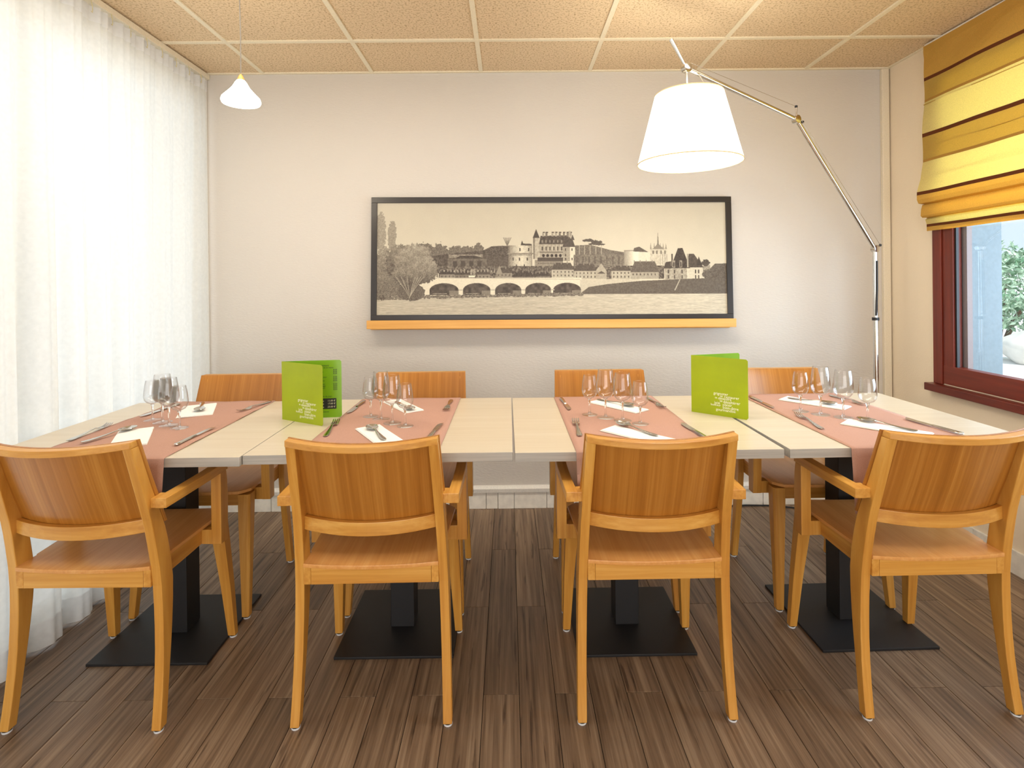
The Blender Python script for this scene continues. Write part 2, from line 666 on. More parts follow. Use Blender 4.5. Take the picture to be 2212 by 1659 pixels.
# back-wall details
sk = bpy.data.objects.new('baseboard_back', None)
COL.objects.link(sk)
sk.location = (0, D, 0)
struct(sk, 'cream tiled skirting with a white trunking strip above it')
xj = [XL, -1.32, -.92, -.52, -.235, -.135, -.07, .02, .20, .6, 1.0, 1.4, 1.8, XR]
for a, b_ in zip(xj[:-1], xj[1:]):
    box('skirting_tile', a + .0015, b_ - .0015, -.012 - random.uniform(0, .002), 0, 0, .088, M_TILEW, sk, .0015)
mb = MB()
mb.loft([[(x, -.001, .092), (x, -.022, .092), (x, -.024, .112), (x, -.014, .124), (x, -.001, .126)] for x in (XL, XR)])
mb.make('trunking_strip', M_WHITE, sk)
sr = bpy.data.objects.new('baseboard_right', None)
COL.objects.link(sr)
sr.location = (XR, 0, 0)
struct(sr, 'cream tiled skirting under the window')
yj = [YB + .01, -2.4, -1.6, -.8, 0, .5, 1.0, 1.5, 2.0, 2.5, D - .02]
for a, b_ in zip(yj[:-1], yj[1:]):
    box('skirting_tile', -.012, 0, a + .0015, b_ - .0015, 0, .10, M_TILEW, sr, .0015)
struct(box('trim_1', XR - .048, XR - .008, D - .02, D, .13, HC - .004, M_TRIM, None, .003), 'narrow cream vertical trunking in the right corner')
struct(box('trim_2', -1.668, -1.652, D - .015, D, .13, HC - .004, M_WHITE, None, .002), 'thin white vertical strip beside the curtain')

# right window
wd = bpy.data.objects.new('window_1', None)
COL.objects.link(wd)
wd.location = (XR, WY1, WZ0)
struct(wd, 'mahogany framed window beneath the striped blind')
FY = 2.725


def wb_(name, x0, x1, y0, y1, z0, z1, mat, par=wd, bev=.003):
    return box(name, x0 - XR, x1 - XR, y0 - WY1, y1 - WY1, z0 - WZ0, z1 - WZ0, mat, par, bev)


wb_('outer_frame', XR - .012, XR + .05, 2.672, FY, .728, 2.30, M_MAHOG)
wb_('outer_frame', XR - .012, XR + .05, .92, .975, .728, 2.30, M_MAHOG)
wb_('outer_frame', XR - .012, XR + .05, .975, 2.672, 2.24, 2.30, M_MAHOGY)
wb_('sash', XR - .004, XR + .04, 2.608, 2.670, .79, 2.24, M_MAHOG)
wb_('sash', XR - .004, XR + .04, .977, 1.03, .79, 2.24, M_MAHOG)
wb_('sash', XR - .006, XR + .04, .977, 2.670, .733, .822, M_MAHOGY)
wb_('sash', XR - .004, XR + .04, 1.03, 2.606, 2.18, 2.239, M_MAHOGY)
wb_('pane', XR + .018, XR + .024, 1.03, 2.608, .822, 2.18, M_PANE, bev=0)
wb_('glazing_bead', XR + .005, XR + .017, 2.598, 2.608, .822, 2.18, M_BLKCORD, bev=0)
wb_('casing_strip', XR + .045, XR + .07, 2.585, 2.61, .80, 2.22, M_SHUT, bev=0)
wb_('window_sill', XR - .045, XR + .02, .90, 2.745, .690, .727, M_MAHOGY, bev=.004)

# ------------------------------------------------------------------ outside
gl = struct(box('ground', -14, XL - .125, -10, 12, -1.8, -1.5, M_PAVE), 'unseen pale paved slab added outside the curtained window wall to bounce light')  # added unseen slab, bounces light up onto the lower curtain
gr = struct(box('ground', XR + .25, 30, -8, 30, -.35, -.25, M_PAVE), 'bright paved ground outside')
hs = box('white_house', 8, 26, 16.5, 20, -.25, 1.9, M_BWALL)
tag(hs, 'low white building far behind the shrub outside the window', 'building')
for k in range(3):
    pass


def boulder(x, y, z, r, label, seed):
    bm = bmesh.new()
    bmesh.ops.create_icosphere(bm, subdivisions=3, radius=1)
    rs = random.Random(seed)
    ph = [rs.uniform(0, 6) for _ in range(6)]
    for v in bm.verts:
        c = v.co
        d = 1 + .13 * math.sin(3 * c.x + ph[0]) + .1 * math.sin(4 * c.y + ph[1]) + .08 * math.sin(5 * c.z + ph[2] + 3 * c.x)
        v.co = Vector((c.x * r * d * 1.25, c.y * r * d, c.z * r * d * .62))
    me = bpy.data.meshes.new('boulder')
    bm.to_mesh(me)
    bm.free()
    me.materials.append(M_ROCK)
    me.polygons.foreach_set('use_smooth', [True] * len(me.polygons))
    o = bpy.data.objects.new('boulder', me)
    COL.objects.link(o)
    o.location = (x, y, z)
    tag(o, label, 'rock', 'boulders edging the shrub')


boulder(9.0, 9.3, .0, .5, 'pale boulder in front of the shrub, nearer the window reveal', 3)
boulder(10.5, 9.4, .0, .52, 'pale boulder in front of the shrub, farther from the reveal', 5)


def leaf_mat():
    m, nt, N, L, b = newmat('glossy_leaf')
    oi = N.new('ShaderNodeTexCoord')
    n = N.new('ShaderNodeTexNoise')
    n.inputs['Scale'].default_value = 6
    L.new(oi.outputs['Object'], n.inputs['Vector'])
    r = N.new('ShaderNodeValToRGB')
    r.color_ramp.elements[0].position, r.color_ramp.elements[0].color = .35, lin((84, 140, 100))
    r.color_ramp.elements[1].position, r.color_ramp.elements[1].color = .65, lin((215, 240, 215))
    L.new(n.outputs['Fac'], r.inputs['Fac'])
    L.new(r.outputs['Color'], b.inputs['Base Color'])
    b.inputs['Roughness'].default_value = .3
    return m


sh = empty('shrub', (9.9, 11.1, -.25), 'leafy green shrub outside the window behind the boulders', 'shrub')
vs, fs = [], []
rs = random.Random(4)
for k in range(5200):
    a, ph = rs.uniform(0, 2 * PI), math.acos(rs.uniform(-1, 1))
    rr = 1 - rs.random() ** 2 * .35
    lob = 1 + .12 * math.sin(5 * a) + .1 * math.cos(7 * ph)
    p = Vector((1.7 * rr * lob * math.sin(ph) * math.cos(a), .8 * rr * lob * math.sin(ph) * math.sin(a), 1.25 + .85 * rr * lob * math.cos(ph)))
    u = Vector((rs.uniform(-1, 1), rs.uniform(-1, 1), rs.uniform(-1, 1))).normalized()
    q = u.cross(Vector((rs.uniform(-1, 1), rs.uniform(-1, 1), rs.uniform(-1, 1)))).normalized()
    n = u.cross(q)
    L_, W_ = .075, .03
    b = len(vs)
    vs += [p - u * L_, p + q * W_ + n * .01, p + u * L_, p - q * W_ + n * .01]
    fs += [(b, b + 1, b + 2), (b, b + 2, b + 3)]
lf = mesh_obj('foliage', vs, fs, leaf_mat(), sh)
lf['kind'] = 'stuff'
mb = MB()
for k in range(7):
    a = k * .9
    mb.tube([(.1 * math.cos(a), .1 * math.sin(a), 0), (.35 * math.cos(a), .25 * math.sin(a), .6), (.9 * math.cos(a), .45 * math.sin(a), 1.3)], [.035, .025, .012], 6)
mb.make('stems', plain('shrub_bark', (90, 70, 50), .9), sh)

# ------------------------------------------------------------------ tables
TZ = .744


def table_proto():
    t = empty('dining_table', (0, 0, 0), '-', 'table', 'square pedestal tables pushed together in a row')
    mb = MB()
    h = .4045
    mb.box(-h, h, -.385, .385, TZ - .028, TZ, 1)
    o = mb.make('tabletop', None, t, bev=.0015, mats=[M_TOP, M_EDGE])
    me = o.data
    for p in me.polygons:
        p.material_index = 0 if abs(p.normal.z) > .5 else 1
    box('base_plate', -.2, .2, -.2, .2, 0, .009, M_BLACK, t, .002)
    box('column', -.0425, .0425, -.0425, .0425, .009, TZ - .036, M_BLACK, t, .003)
    mb = MB()
    mb.box(-.25, .25, -.025, .025, TZ - .036, TZ - .028)
    mb.box(-.025, .025, -.25, .25, TZ - .0361, TZ - .0281)
    mb.make('support_cross', M_BLACK, t)
    return t


tp = table_proto()
TC = [-1.203, -.400, .412, 1.234]
tpos = [(-1.2080, 2.018, .0, 0.0), (-.3965, 2.033, 0, -.001), (.4175, 2.026, 0, .004), (1.2370, 2.034, 0, .020)]
tlab = ['square pale wood table at the left end, beside the sheer curtain',
        'square pale wood table, second in the row from the sheer curtain',
        'square pale wood table below the big white lampshade, third from the left',
        'square pale wood table at the right end, by the chrome lamp pole']
for i, (x, y, z, rz) in enumerate(tpos):
    if i == 0:
        tp.location = (x, y, 0)
        tp.rotation_euler = (0, 0, rz)
        tp['label'] = tlab[0]
    else:
        dup(tp, (x, y, 0), rz, tlab[i])

# ------------------------------------------------------------------ chairs


def interp(tab, z):
    for (a, va), (b, vb) in zip(tab[:-1], tab[1:]):
        if z <= b:
            t = (z - a) / (b - a)
            return va + (vb - va) * t
    return tab[-1][1]


PR = [(0, -.212), (.075, -.198), (.19, -.184), (.31, -.180), (.40, -.182), (.47, -.189), (.59, -.211), (.70, -.244), (.82, -.280), (.84, -.287)]
PF = [(0, -.182), (.14, -.160), (.25, -.142), (.31, -.135), (.387, -.127), (.45, -.131), (.55, -.150), (.62, -.176), (.69, -.205), (.84, -.258)]
HW = [(0, .228), (.45, .217), (.84, .204)]


def sm(tab, z):
    return (interp(tab, z - .025) + interp(tab, z) * 2 + interp(tab, z + .025)) / 4 if 0.03 < z < .81 else interp(tab, z)


def chair_proto():
    c = empty('dining_armchair', (0, 0, 0), '-', 'chair', 'oak armchairs around the row of tables')
    zs = [.008, .05, .1, .16, .22, .28, .34, .40, .46, .52, .56, .60, .65, .70, .76, .82]
    for s in (-1, 1):
        mb = MB()
        rings = []
        for z in zs:
            hw = interp(HW, z)
            a, b_ = sm(PR, z), sm(PF, z)
            th = .026
            rings.append([(s * hw, a, z), (s * (hw - th), a, z), (s * (hw - th), b_, z), (s * hw, b_, z)])
        mb.loft(rings)
        mb.make('rear_leg', M_OZ, c, bev=.0025)
        mb = MB()
        rings = []
        for z, cx, cy, h in [(.008, .2135, .217, .013), (.2, .206, .198, .0175), (.36, .1975, .178, .0215), (.452, .193, .167, .023)]:
            k = h * .35
            rings.append([(s * (cx - h), cy - h, z), (s * (cx + h), cy - h, z), (s * (cx + h), cy + h - k, z), (s * (cx + h - k), cy + h, z), (s * (cx - h), cy + h, z)])
        mb.loft(rings)
        mb.make('front_leg', M_OZ, c, bev=.002)
        # side rail
        mb = MB()
        mb.loft([[(s * .171, y, z0), (s * .192, y, z0), (s * .192, y, z1), (s * .171, y, z1)] for y, z0, z1 in [(-.190, .400, .450), (0, .401, .452), (.148, .404, .455)]])
        mb.make('side_rail', M_OY, c, bev=.0015)
        # arm support: upright outboard of the seat, block inward at its foot
        mb = MB()
        rings = []
        for z, dy in [(.400, 0), (.46, .004), (.54, .006), (.60, .002), (.634, -.004)]:
            rings.append([(s * .224, .064, z), (s * .257, .064, z), (s * .257, .104 + dy, z), (s * .224, .104 + dy, z)])
        mb.loft(rings)
        mb.box(min(s * .191, s * .226), max(s * .191, s * .226), .0645, .1035, .4005, .448)
        mb.make('arm_support', M_OZ, c, bev=.002)
        mb = MB()
        rings = []
        for y, xi, xo in [(-.214, .222, .254), (-.10, .226, .257), (.0, .227, .259), (.11, .225, .257)]:
            rings.append([(s * xi, y, .634), (s * xo, y, .634), (s * xo, y, .662), (s * xi, y, .662)])
        mb.loft(rings)
        mb.box(min(s * .2085, s * .224), max(s * .2085, s * .224), -.2135, -.168, .6345, .6615)
        mb.make('armrest', M_OY, c, bev=.002)
        for (gx_, gy_) in [(s * (.215), -.197), (s * .2135, .217)]:
            mb = MB()
            mb.lathe([(.0001, 0), (.0125, 0), (.013, .0045), (.0118, .0048), (.0118, .0095), (.0001, .0095)], 14, (gx_, gy_, 0))
            mb.m = [0] * len(mb.f)
            g = mb.make('glide', None, c, smooth=True, mats=[M_GLIDE, M_GLIDEB])
            for p in g.data.polygons:
                if p.center.z > .0047:
                    p.material_index = 1
    mb = MB()
    mb.loft([[(x, -.190, .400), (x, -.168, .400), (x, -.168, .451 - .007 * (1 - (x / .17) ** 2)), (x, -.190, .451 - .007 * (1 - (x / .17) ** 2))] for x in [-.1705, -.12, -.06, 0, .06, .12, .1705]])
    mb.make('rear_rail', M_OX, c, bev=.001)
    mb = MB()
    mb.loft([[(x, .150, .404), (x, .170, .404), (x, .170, .452), (x, .150, .452)] for x in (-.171, .171)])
    mb.make('front_rail', M_OX, c, bev=.001)
    # seat
    mb = MB()
    rows = [(-.193, .1915), (-.16, .1915), (-.12, .1915), (-.118, .1955), (-.06, .199), (0, .202), (.06, .205), (.12, .208), (.162, .210), (.18, .195), (.196, .178)]
    top, bot = [], []
    nxx = 12
    for y, hw in rows:
        rt_, rb_ = [], []
        for i in range(nxx + 1):
            x = -hw + 2 * hw * i / nxx
            fall = max(0, 1 - ((y + .06) / .17) ** 2) * .006
            z = .4625 + .006 * ((y + .19) / .4) - (.008 - .004 * ((y + .19) / .4)) * (1 - (x / .205) ** 2) - fall * (1 - (x / .205) ** 2)
            rt_.append((x, y, z))
            rb_.append((x, y, z - .011))
        mb_ring = rt_ + rb_[::-1]
        top.append(mb_ring)
    mb.loft(top)
    mb.make('seat', M_SEAT, c, smooth=True, bev=.0015)

    def bow(x):
        return .046 * (1 - (x / .205) ** 2)
    # back panel
    mb = MB()
    rings = []
    for z in [.572, .60, .64, .68, .72, .76, .80, .838]:
        f = []
        b_ = []
        hw = interp(HW, z) + (.002 if z > .6 else 0)
        for i in range(15):
            x = -hw + 2 * hw * i / 14
            y = sm(PF, z) + .0105 - bow(x)
            zd = z - .0075 * (1 - (x / .205) ** 2)
            f.append((x, y, zd))
            b_.append((x, y - .010, zd))
        rings.append(f + b_[::-1])
    mb.loft(rings)
    mb.make('backrest', M_VEN, c, smooth=True, bev=.001)
    # top rail behind the panel
    for nm, z0, z1, dep, hwd in (('top_rail', .8205, .838, .030, .204), ('back_rail', .560, .598, .024, .187)):
        mb = MB()
        rings = []
        for i in range(15):
            x = -hwd + 2 * hwd * i / 14
            r_ = []
            for z, side in ((z0, 0), (z0, 1), (z1, 1), (z1, 0)):
                yf = sm(PF, z) - bow(x) - .0003 if side else 0
                yy = (sm(PF, z) - bow(x) - .0003) if side else (sm(PF, (z0 + z1) / 2) - bow(x) - dep)
                r_.append((x, yy, z - .0075 * (1 - (x / .205) ** 2)))
            rings.append(r_)
        mb.loft(rings)
        mb.make(nm, M_OX, c, bev=.002)
    return c


cp = chair_proto()
clab = ['oak armchair seen from behind, leftmost, cut by the picture edge beside the curtain',
        'oak armchair seen from behind, second from left, warm orange backrest',
        'oak armchair seen from behind below the big white lampshade, glare on its top rail',
        'oak armchair seen from behind, rightmost, nearest the window',
        'oak armchair on the wall side, leftmost, backrest beside the curtain',
        'oak armchair on the wall side, second from left, behind the glasses',
        'oak armchair on the wall side, third from left, seen through the glasses',
        'oak armchair on the wall side, rightmost, pale glare on its backrest']
cpos = [(-1.213, 1.755, 0), (-.402, 1.757, 0), (.410, 1.757, 0), (1.224, 1.757, 0),
        (-1.213, 2.293, PI), (-.408, 2.293, PI), (.416, 2.293, PI), (1.224, 2.287, PI)]
crz = [-.012, .01, .004, .01, 0, .004, -.003, .003]
for i, (x, y, rz) in enumerate(cpos):
    if i == 0:
        cp.location = (x, y, 0)
        cp.rotation_euler = (0, 0, crz[0])
        cp['label'] = clab[0]
    else:
        dup(cp, (x, y, 0), rz + crz[i], clab[i])

# ------------------------------------------------------------------ runners
RC = [-1.238, -.430, .411, 1.232]
rlab = ['mauve brown cloth runner across the left end table, lightly creased',
        'mauve brown cloth runner across the second table from left, beside the open menu',
        'mauve brown cloth runner across the table below the lampshade',
        'mauve brown cloth runner across the right end table, near the window']
hem = [.578, .617, .630, .552]
for i in range(4):
    yn, yf = -.3885, .3885
    hz = hem[i]
    path = [(yn - .006, hz), (yn - .005, hz + .05), (yn - .003, .68), (yn - .001, .72), (yn - .0005, TZ - .002), (yn + .003, TZ + .0012)]
    ny = 30
    for k in range(1, ny):
        path.append((yn + .003 + (yf - .003 - yn - .003) * k / ny, TZ + .0012))
    path += [(yf - .003, TZ + .0012), (yf, TZ - .003), (yf + .001, .70), (yf + .002, .62)]
    vs, fs = [], []
    nxx = 22
    rs = random.Random(30 + i)
    ph = [rs.uniform(0, 6) for _ in range(4)]
    amp = [.0012, .0009, .0004, .0004][i]
    for j, (y, z) in enumerate(path):
        for q in range(nxx + 1):
            x = -.215 + .43 * q / nxx
            if z > TZ:
                zz = z + amp * (1 + math.sin(18 * y + 9 * x + ph[0]) * math.sin(31 * x + ph[1]) + .6 * math.sin(60 * y + 14 * x + ph[2]))
                vs.append((x, y, zz))
            else:
                k = max(0, (TZ - z)) / .18
                s_ = 1 if y < 0 else -1
                vs.append((x * (1 - .01 * k), y - s_ * k * .006 * (1 + math.sin(22 * x + ph[3])), z))
    n = nxx + 1
    for j in range(len(path) - 1):
        for q in range(nxx):
            fs.append((j * n + q, j * n + q + 1, (j + 1) * n + q + 1, (j + 1) * n + q))
    o = mesh_obj('table_runner', vs, fs, M_RUN, smooth=True)
    so = o.modifiers.new('thickness', 'SOLIDIFY')
    so.thickness = .0009
    so.offset = 0
    o.location = (RC[i], tpos[i][1] + (RC[i] - tpos[i][0]) * tpos[i][3], 0)
    o.rotation_euler = (0, 0, tpos[i][3])
    tag(o, rlab[i], 'table runner', 'brown runners across the tables')
ZR = TZ + .0032

# ------------------------------------------------------------------ place settings


def sweep(mb, st, n=8):
    """st: list of (y, halfwidth, z, halfthick) along +y; ellipse sections"""
    rings = []
    for y, hw, z, ht in st:
        rings.append([(hw * math.cos(2 * PI * j / n), y, z + ht * math.sin(2 * PI * j / n)) for j in range(n)])
    mb.loft(rings)


HANDLE = [(0, .0035, .0035, .0012), (.004, .008, .003, .0018), (.02, .0095, .0028, .002), (.05, .0078, .0034, .002), (.085, .0052, .0055, .002), (.11, .0036, .0085, .002), (.128, .0036, .0095, .0019)]


def fork_proto():
    f = empty('fork', (0, 0, 0), '-', 'fork', 'table forks')
    mb = MB()
    sweep(mb, HANDLE)
    mb.make('handle', M_STEEL, f, smooth=True)
    mb = MB()
    sweep(mb, [(.127, .0036, .0095, .0019), (.134, .007, .0085, .0014), (.142, .0118, .0060, .0012), (.152, .0125, .0042, .0011), (.158, .0125, .0036, .001)], 10)
    for k in range(4):
        cx = -.0105 + .007 * k
        for_ = []
        for y, z in [(.156, .0037), (.170, .0032), (.185, .0048), (.198, .0085), (.202, .0103)]:
            h_ = .0019 if y < .199 else .0010
            for_.append([(cx - h_, y, z - .0009), (cx + h_, y, z - .0009), (cx + h_, y, z + .0009), (cx - h_, y, z + .0009)])
        mb.loft(for_)
    mb.make('tines', M_STEEL, f, smooth=True)
    return f


def knife_proto():
    f = empty('knife', (0, 0, 0), '-', 'knife', 'table knives')
    mb = MB()
    sweep(mb, [(0, .003, .0045, .002), (.005, .008, .0045, .0038), (.03, .0085, .0045, .004), (.07, .0075, .0045, .004), (.10, .0062, .0045, .0038), (.108, .005, .0045, .0032)])
    mb.make('handle', M_STEEL, f, smooth=True)
    mb = MB()
    R_ = []
    for y, a, b_ in [(.106, -.005, .005), (.114, -.0075, .0075), (.13, -.0095, .008), (.17, -.010, .008), (.195, -.0085, .008), (.208, -.003, .008), (.214, .004, .0078)]:
        R_.append([(a, y, .0033), (b_, y, .0028), (b_, y, .0052), (a, y, .0038)])
    mb.loft(R_)
    mb.make('blade', M_STEEL, f, smooth=True)
    return f


def spoon_proto():
    f = empty('spoon', (0, 0, 0), '-', 'spoon', 'table spoons')
    mb = MB()
    sweep(mb, HANDLE)
    mb.make('handle', M_STEEL, f, smooth=True)
    mb = MB()
    n = 16
    up_, lo = [], []
    rad = [1, .93, .8, .6, .35, .1]
    for r_ in rad:
        up_.append([(r_ * .0205 * math.sin(2 * PI * j / n) * (1 - .12 * math.cos(2 * PI * j / n)), .156 + r_ * .032 * -math.cos(2 * PI * j / n), .0105 - .0085 * (1 - r_ ** 2)) for j in range(n)])
    lo = [[(x * 1.03, .156 + (y - .156) * 1.03, z - .0016) for x, y, z in r_] for r_ in up_]
    mb.loft(up_[::-1] + lo, cap=True)
    mb.make('bowl', M_STEEL, f, smooth=True)
    return f


FP, KP, SP = fork_proto(), knife_proto(), spoon_proto()
tname = ['left end table', 'second table from left', 'table below the lampshade', 'right end table']
used = set()


def put(proto, loc, rz, label):
    if proto.name not in used:
        used.add(proto.name)
        proto.location = loc
        proto.rotation_euler = (0, 0, rz)
        proto['label'] = label
        return proto
    return dup(proto, loc, rz, label)


def hd(a, b):
    """heading so that local +y goes from a(handle end) to b(tip)"""
    return math.atan2(-(b[0] - a[0]), b[1] - a[1])


forkn = [((-1.452, 1.81), (-1.458, 2.012)), ((-.612, 1.822), (-.636, 2.023)), ((.228, 1.79), (.238, 1.992)), ((1.05, 1.835), (1.070, 2.035))]
knifen = [((-1.058, 1.742), (-1.052, 1.956)), ((-.268, 1.758), (-.246, 1.971)), ((.628, 1.725), (.606, 1.938)), ((1.455, 1.75), (1.416, 1.96))]
forkf = [((-1.032, 2.382), (-1.074, 2.185)), ((-.250, 2.36), (-.252, 2.158)), ((.592, 2.357), (.606, 2.155)), ((1.384, 2.364), (1.412, 2.164))]
knifef = [((-1.402, 2.342), (-1.424, 2.128)), ((-.622, 2.356), (-.628, 2.142)), ((.222, 2.364), (.236, 2.150)), ((1.032, 2.352), (1.034, 2.139))]
for i in range(4):
    a, b_ = forkn[i]
    put(FP, (a[0], a[1], ZR), hd(a, b_), 'fork on the near side of the %s, tines towards the wall' % tname[i])
    a, b_ = forkf[i]
    put(FP, (a[0], a[1], ZR), hd(a, b_), 'fork on the wall side of the %s, tines towards the viewer' % tname[i])
    a, b_ = knifen[i]
    put(KP, (a[0], a[1], ZR), hd(a, b_), 'knife on the near side of the %s, right of the spoon' % tname[i])
    a, b_ = knifef[i]
    put(KP, (a[0], a[1], ZR), hd(a, b_), 'knife on the wall side of the %s, left of the glasses' % tname[i])

# napkins: folded stack of paper layers, (centre, heading of long axis, length, width)
napn = [((-1.262, 1.842), -62, .235, .105), ((-.440, 1.840), -58, .235, .088), ((.420, 1.792), -47, .25, .085), ((1.262, 1.836), -48, .25, .085)]
napf = [((-1.262, 2.228), -66, .215, .125), ((-.440, 2.262), -57, .245, .080), ((.436, 2.213), -52, .25, .082), ((1.236, 2.222), -50, .25, .085)]
spn = [((-1.378, 1.772), (-1.318, 1.962)), ((-.402, 1.760), (-.500, 1.945)), ((.475, 1.765), (.372, 1.935)), ((1.330, 1.780), (1.228, 1.950))]
spf = [((-1.310, 2.352), (-1.222, 2.165)), ((-.478, 2.318), (-.372, 2.140)), ((.372, 2.318), (.500, 2.165)), ((1.170, 2.300), (1.300, 2.150))]


def napkin(c, deg, L_, W_, label):
    mb = MB()
    for k in range(3):
        s = .0006 * k
        e = .002 * k
        n = 8
        t_, bt = [], []
        for a in range(n + 1):
            u = -L_ / 2 + e + (L_ - 2 * e) * a / n
            lift = .0018 * math.sin(a / n * PI * 1.4 + k) if k == 2 else 0
            rr = []
            z = .0012 * k
            mb_r = [(u, -W_ / 2 + e, z), (u, W_ / 2 - e * .3, z), (u, W_ / 2 - e * .3, z + .0011 + max(0, lift)), (u, -W_ / 2 + e, z + .0011 + max(0, lift) * .3)]
            t_.append(mb_r)
        mb.loft(t_)
    o = mb.make('napkin', M_NAP)
    o.location = (c[0], c[1], ZR)
    o.rotation_euler = (0, 0, math.radians(deg))
    tag(o, label, 'napkin', 'folded paper napkins')


for i in range(4):
    c, d, l, w_ = napn[i]
    napkin(c, d, l, w_, 'white folded napkin under the near spoon on the %s' % tname[i])
    c, d, l, w_ = napf[i]
    napkin(c, d, l, w_, 'white folded napkin on the wall side of the %s' % tname[i])
    a, b_ = spn[i]
    put(SP, (a[0], a[1], ZR + .0045), hd(a, b_), 'spoon resting on the near napkin of the %s' % tname[i])
    a, b_ = spf[i]
    put(SP, (a[0], a[1], ZR + .0045), hd(a, b_), 'spoon resting on the wall-side napkin of the %s' % tname[i])


# glasses: (height, bowl radius, rim radius, stem height, foot radius)
def glass_proto(H_, rb, rr, hs_, rf, name):
    g = empty('wine_glass', (0, 0, 0), '-', 'glass', 'wine glasses in rows of four')
    hb = H_ - hs_
    prof = [(.004, hs_), (rb * .35, hs_ + .002), (rb * .68, hs_ + hb * .08), (rb * .90, hs_ + hb * .18), (rb, hs_ + hb * .33), (rb * .985, hs_ + hb * .45),
            (rb * .93, hs_ + hb * .62), (rb * .86, hs_ + hb * .8), (rr, H_)]
    mb = MB()
    mb.lathe(prof, 40)
    inn = [(max(.0005, r_ - .0013), z + (.0016 if k < 3 else 0)) for k, (r_, z) in enumerate(prof)]
    mb.lathe(inn, 40)
    # rim ring
    mb.lathe([(rr, H_), (rr - .0006, H_ + .0007), (rr - .0013, H_)], 40)
    mb.make('bowl', M_GLASS, g, smooth=True)
    mb = MB()
    mb.lathe([(.0001, .004), (.006, .0045), (.0042, .012), (.0034, .022), (.0032, hs_ * .6), (.0038, hs_ * .85), (.0065, hs_ - .001), (.0008, hs_ + .0005)], 16)
    mb.make('stem', M_GLASST, g, smooth=True)
    mb = MB()
    mb.lathe([(.0001, .0), (rf - .001, 0), (rf, .0008), (rf - .001, .0016), (rf * .6, .0028), (.008, .0055), (.0001, .0056)], 36)
    mb.make('foot', M_GLASS, g, smooth=True)
    return g


GS = glass_proto(.150, .0298, .0222, .062, .0295, 'small')
GL = glass_proto(.178, .0340, .0262, .072, .0325, 'large')
gpos = [[(-1.347, 2.080, 0), (-1.288, 2.046, 1), (-1.236, 2.000, 1), (-1.176, 1.962, 0)],
        [(-.530, 2.098, 0), (-.480, 2.050, 1), (-.426, 1.994, 1), (-.371, 1.950, 0)],
        [(.304, 2.082, 0), (.356, 2.034, 1), (.410, 1.990, 1), (.462, 1.940, 0)],
        [(1.114, 2.094, 0), (1.160, 2.040, 1), (1.216, 1.992, 1), (1.275, 1.946, 0)]]
gn = [['small wine glass nearest the wall in the row on the %s',
       'large wine glass, second from the wall, in the row on the %s',
       'large wine glass, third from the wall, in the row on the %s',
       'small wine glass nearest the viewer in the row on the %s'][k] for k in range(4)]
for i in range(4):
    for k, (x, y, big) in enumerate(gpos[i]):
        put2 = (GL if big else GS)
        if put2.name not in used:
            used.add(put2.name)
            put2.location = (x, y, ZR - .0004)
            put2['label'] = gn[k] % tname[i]
        else:
            o = dup(put2, (x, y, ZR - .0004), 0, gn[k] % tname[i])
            if k == 2:
                o.scale = (1.0, 1.0, .97)


# ------------------------------------------------------------------ menus
def text_mesh(name, txt, size, mat, parent, mtx, shear=0, bold=0):
    cu = bpy.data.curves.new(name, 'FONT')
    cu.body = txt
    cu.size = size
    cu.shear = shear
    cu.offset = bold
    cu.resolution_u = 2
    tmp = bpy.data.objects.new('tmp', cu)
    COL.objects.link(tmp)
    dg = bpy.context.evaluated_depsgraph_get()
    me = bpy.data.meshes.new_from_object(tmp.evaluated_get(dg))
    bpy.data.objects.remove(tmp)
    me.name = name
    me.materials.clear()
    me.materials.append(mat)
    o = bpy.data.objects.new(name, me)
    COL.objects.link(o)
    o.parent = parent
    o.matrix_local = mtx
    return o


def leaf_frame(ang, off):
    """local frame of a menu leaf: x along the leaf, z up, facing normal"""
    return Matrix.Rotation(ang, 4, 'Z') @ Matrix.Translation(Vector((0, off, 0)))


